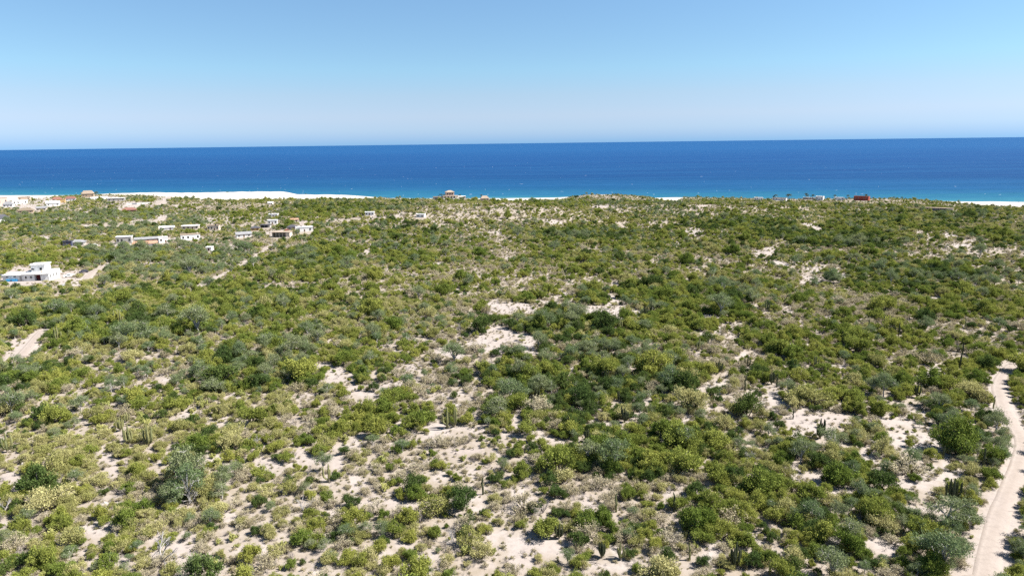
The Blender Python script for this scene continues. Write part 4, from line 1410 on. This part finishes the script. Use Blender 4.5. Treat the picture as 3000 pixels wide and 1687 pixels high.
for k, (cx, cy, cz, hpx, nst) in enumerate(CPOS):
    r = np.random.default_rng(400 + k)
    d = math.sqrt(cx * cx + cy * cy + (CH - cz) ** 2)
    h = min(max(hpx * d / FPX * 1.45, 2.6), 9.0)
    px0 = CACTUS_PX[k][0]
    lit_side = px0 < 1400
    mat = M_cactus if lit_side or r.random() < .25 else M_cbacklit  # sunlit tone on the left, mostly backlit tone on the right, both painted
    tone = 'sunlit-toned yellowish' if mat is M_cactus else 'backlit-toned dark green'
    tall = 'tall' if h > 4.2 else 'short'
    form = {1: 'single-column', 2: 'two-armed'}.get(nst, '%s-stemmed' % {3: 'three', 4: 'four', 5: 'five', 6: 'six'}.get(nst, 'many'))
    w_ = 'by the dirt road' if road_dist(np.array([cx]), np.array([cy]), 0)[0] < 9 else ('on open sand' if sandmask(np.array([cx]), np.array([cy]))[0] > -.4 else 'rising out of the scrub')
    t = thing('columnar_cactus', '%s %s %s cactus %s' % (tall, tone, form, w_), 'cactus', (cx, cy, cz), r.uniform(0, 6.28), '%s %s %s cacti %s' % (tall, tone, form, w_))
    rad_ = min(max(0.035 * h + .05, .13), .24)
    if nst == 1:
        pts = [(r.normal(0, .02) * i, r.normal(0, .02) * i, -.2 + (h + .2) * i / 6) for i in range(7)]
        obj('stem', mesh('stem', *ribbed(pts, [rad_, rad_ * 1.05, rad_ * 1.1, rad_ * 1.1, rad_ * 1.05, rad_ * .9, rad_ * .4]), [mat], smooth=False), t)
    else:
        zt = h * .14
        obj('trunk', mesh('trunk', *ribbed([(0, 0, -.3), (0, 0, zt * .5), (0, 0, zt), (0, 0, zt * 1.5)], [rad_ * 1.35, rad_ * 1.25, rad_ * 1.2, rad_ * .8]), [M_cwood]), t)
        nn = nst + (2 if nst >= 4 else 0) + 1
        for j in range(nn):
            an = 2 * math.pi * (j / nn + r.uniform(-.05, .05))
            hh = h * r.uniform(.62, 1.0) if j else h
            out = h * r.uniform(.12, .27) if j else .05
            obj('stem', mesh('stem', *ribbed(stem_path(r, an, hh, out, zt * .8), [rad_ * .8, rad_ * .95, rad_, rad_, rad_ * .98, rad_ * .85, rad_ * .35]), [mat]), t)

# pale dead trees
M_dead = leaf_mat('dead_wood', (0.36, 0.34, 0.33), (0.30, 0.28, 0.27), 0, .12)
DEAD = [(556, 1478, 3.6, 'white-barked bare tree above the dark grove'), (470, 1650, 4.4, 'pale grey dead tree with many bare branches'), (2195, 1352, 2.6, 'fallen whitish dead branches in the green thicket'),
        (740, 1310, 2.6, 'pale bare-limbed tree beside feathery grove'), (890, 1500, 3.0, 'white-stemmed bare tree among grey-green trees'), (1330, 1600, 2.6, 'bare grey tree beside the yellow bushes'), (352, 950, 3.2, 'bare white snag standing in distant scrub'),
        (12, 1500, 3.4, 'leaning bleached dead tree over dark bush'), (240, 1040, 2.8, 'slender pale dead tree near the sand clearing'), (1556, 1136, 2.4, 'small pale dead tree in the green thicket'), (2440, 1305, 2.2, 'low bleached dead shrub beside the big cactus')]
for k, (px, py, hh, lb) in enumerate(DEAD):
    x, y, z = pix2world(px, py)
    r = np.random.default_rng(700 + k)
    sg = branching(r, 4, 3, .42, .026, .8)
    t = thing('dead_tree', lb, 'dead tree', (x, y, z), 0, 'pale dead trees', (hh * 1.1, hh * 1.1, hh))
    obj('trunk', mesh('trunk', *tubes([s for s in sg if s[2] > .025], 5), [M_dead]), t)
    obj('branches', mesh('branches', *tubes([s for s in sg if s[2] <= .025], 4), [M_dead]), t)

# pale stones lying in the open
M_stone = plain('pale_stone', (0.42, 0.38, 0.35), .95, .25, 2)
for k, (px, py, s) in enumerate([(75, 1362, .8), (305, 1482, .9), (1152, 1218, .8), (1940, 1362, .7), (2060, 1645, .7), (2200, 1405, .6), (2240, 1360, .5), (1620, 1440, .6)]):
    x, y, z = pix2world(px, py)
    r = np.random.default_rng(800 + k)
    V, Fq = [], []
    for i in range(6):
        for j in range(10):
            ph, an = math.pi * i / 5, 2 * math.pi * j / 10
            q_ = s * (1 + r.normal(0, .1))
            V.append((math.sin(ph) * math.cos(an) * q_ * 1.2, math.sin(ph) * math.sin(an) * q_, math.cos(ph) * q_ * .65 + .1))
    for i in range(5):
        for j in range(10):
            Fq.append((i * 10 + j, i * 10 + (j + 1) % 10, i * 10 + 10 + (j + 1) % 10, i * 10 + 10 + j))
    tag(obj('stone', mesh('stone', V, Fq, [M_stone]), None, (x, y, z)), 'pale rounded stone lying among the bushes', 'stone', 'pale stones among the bushes')
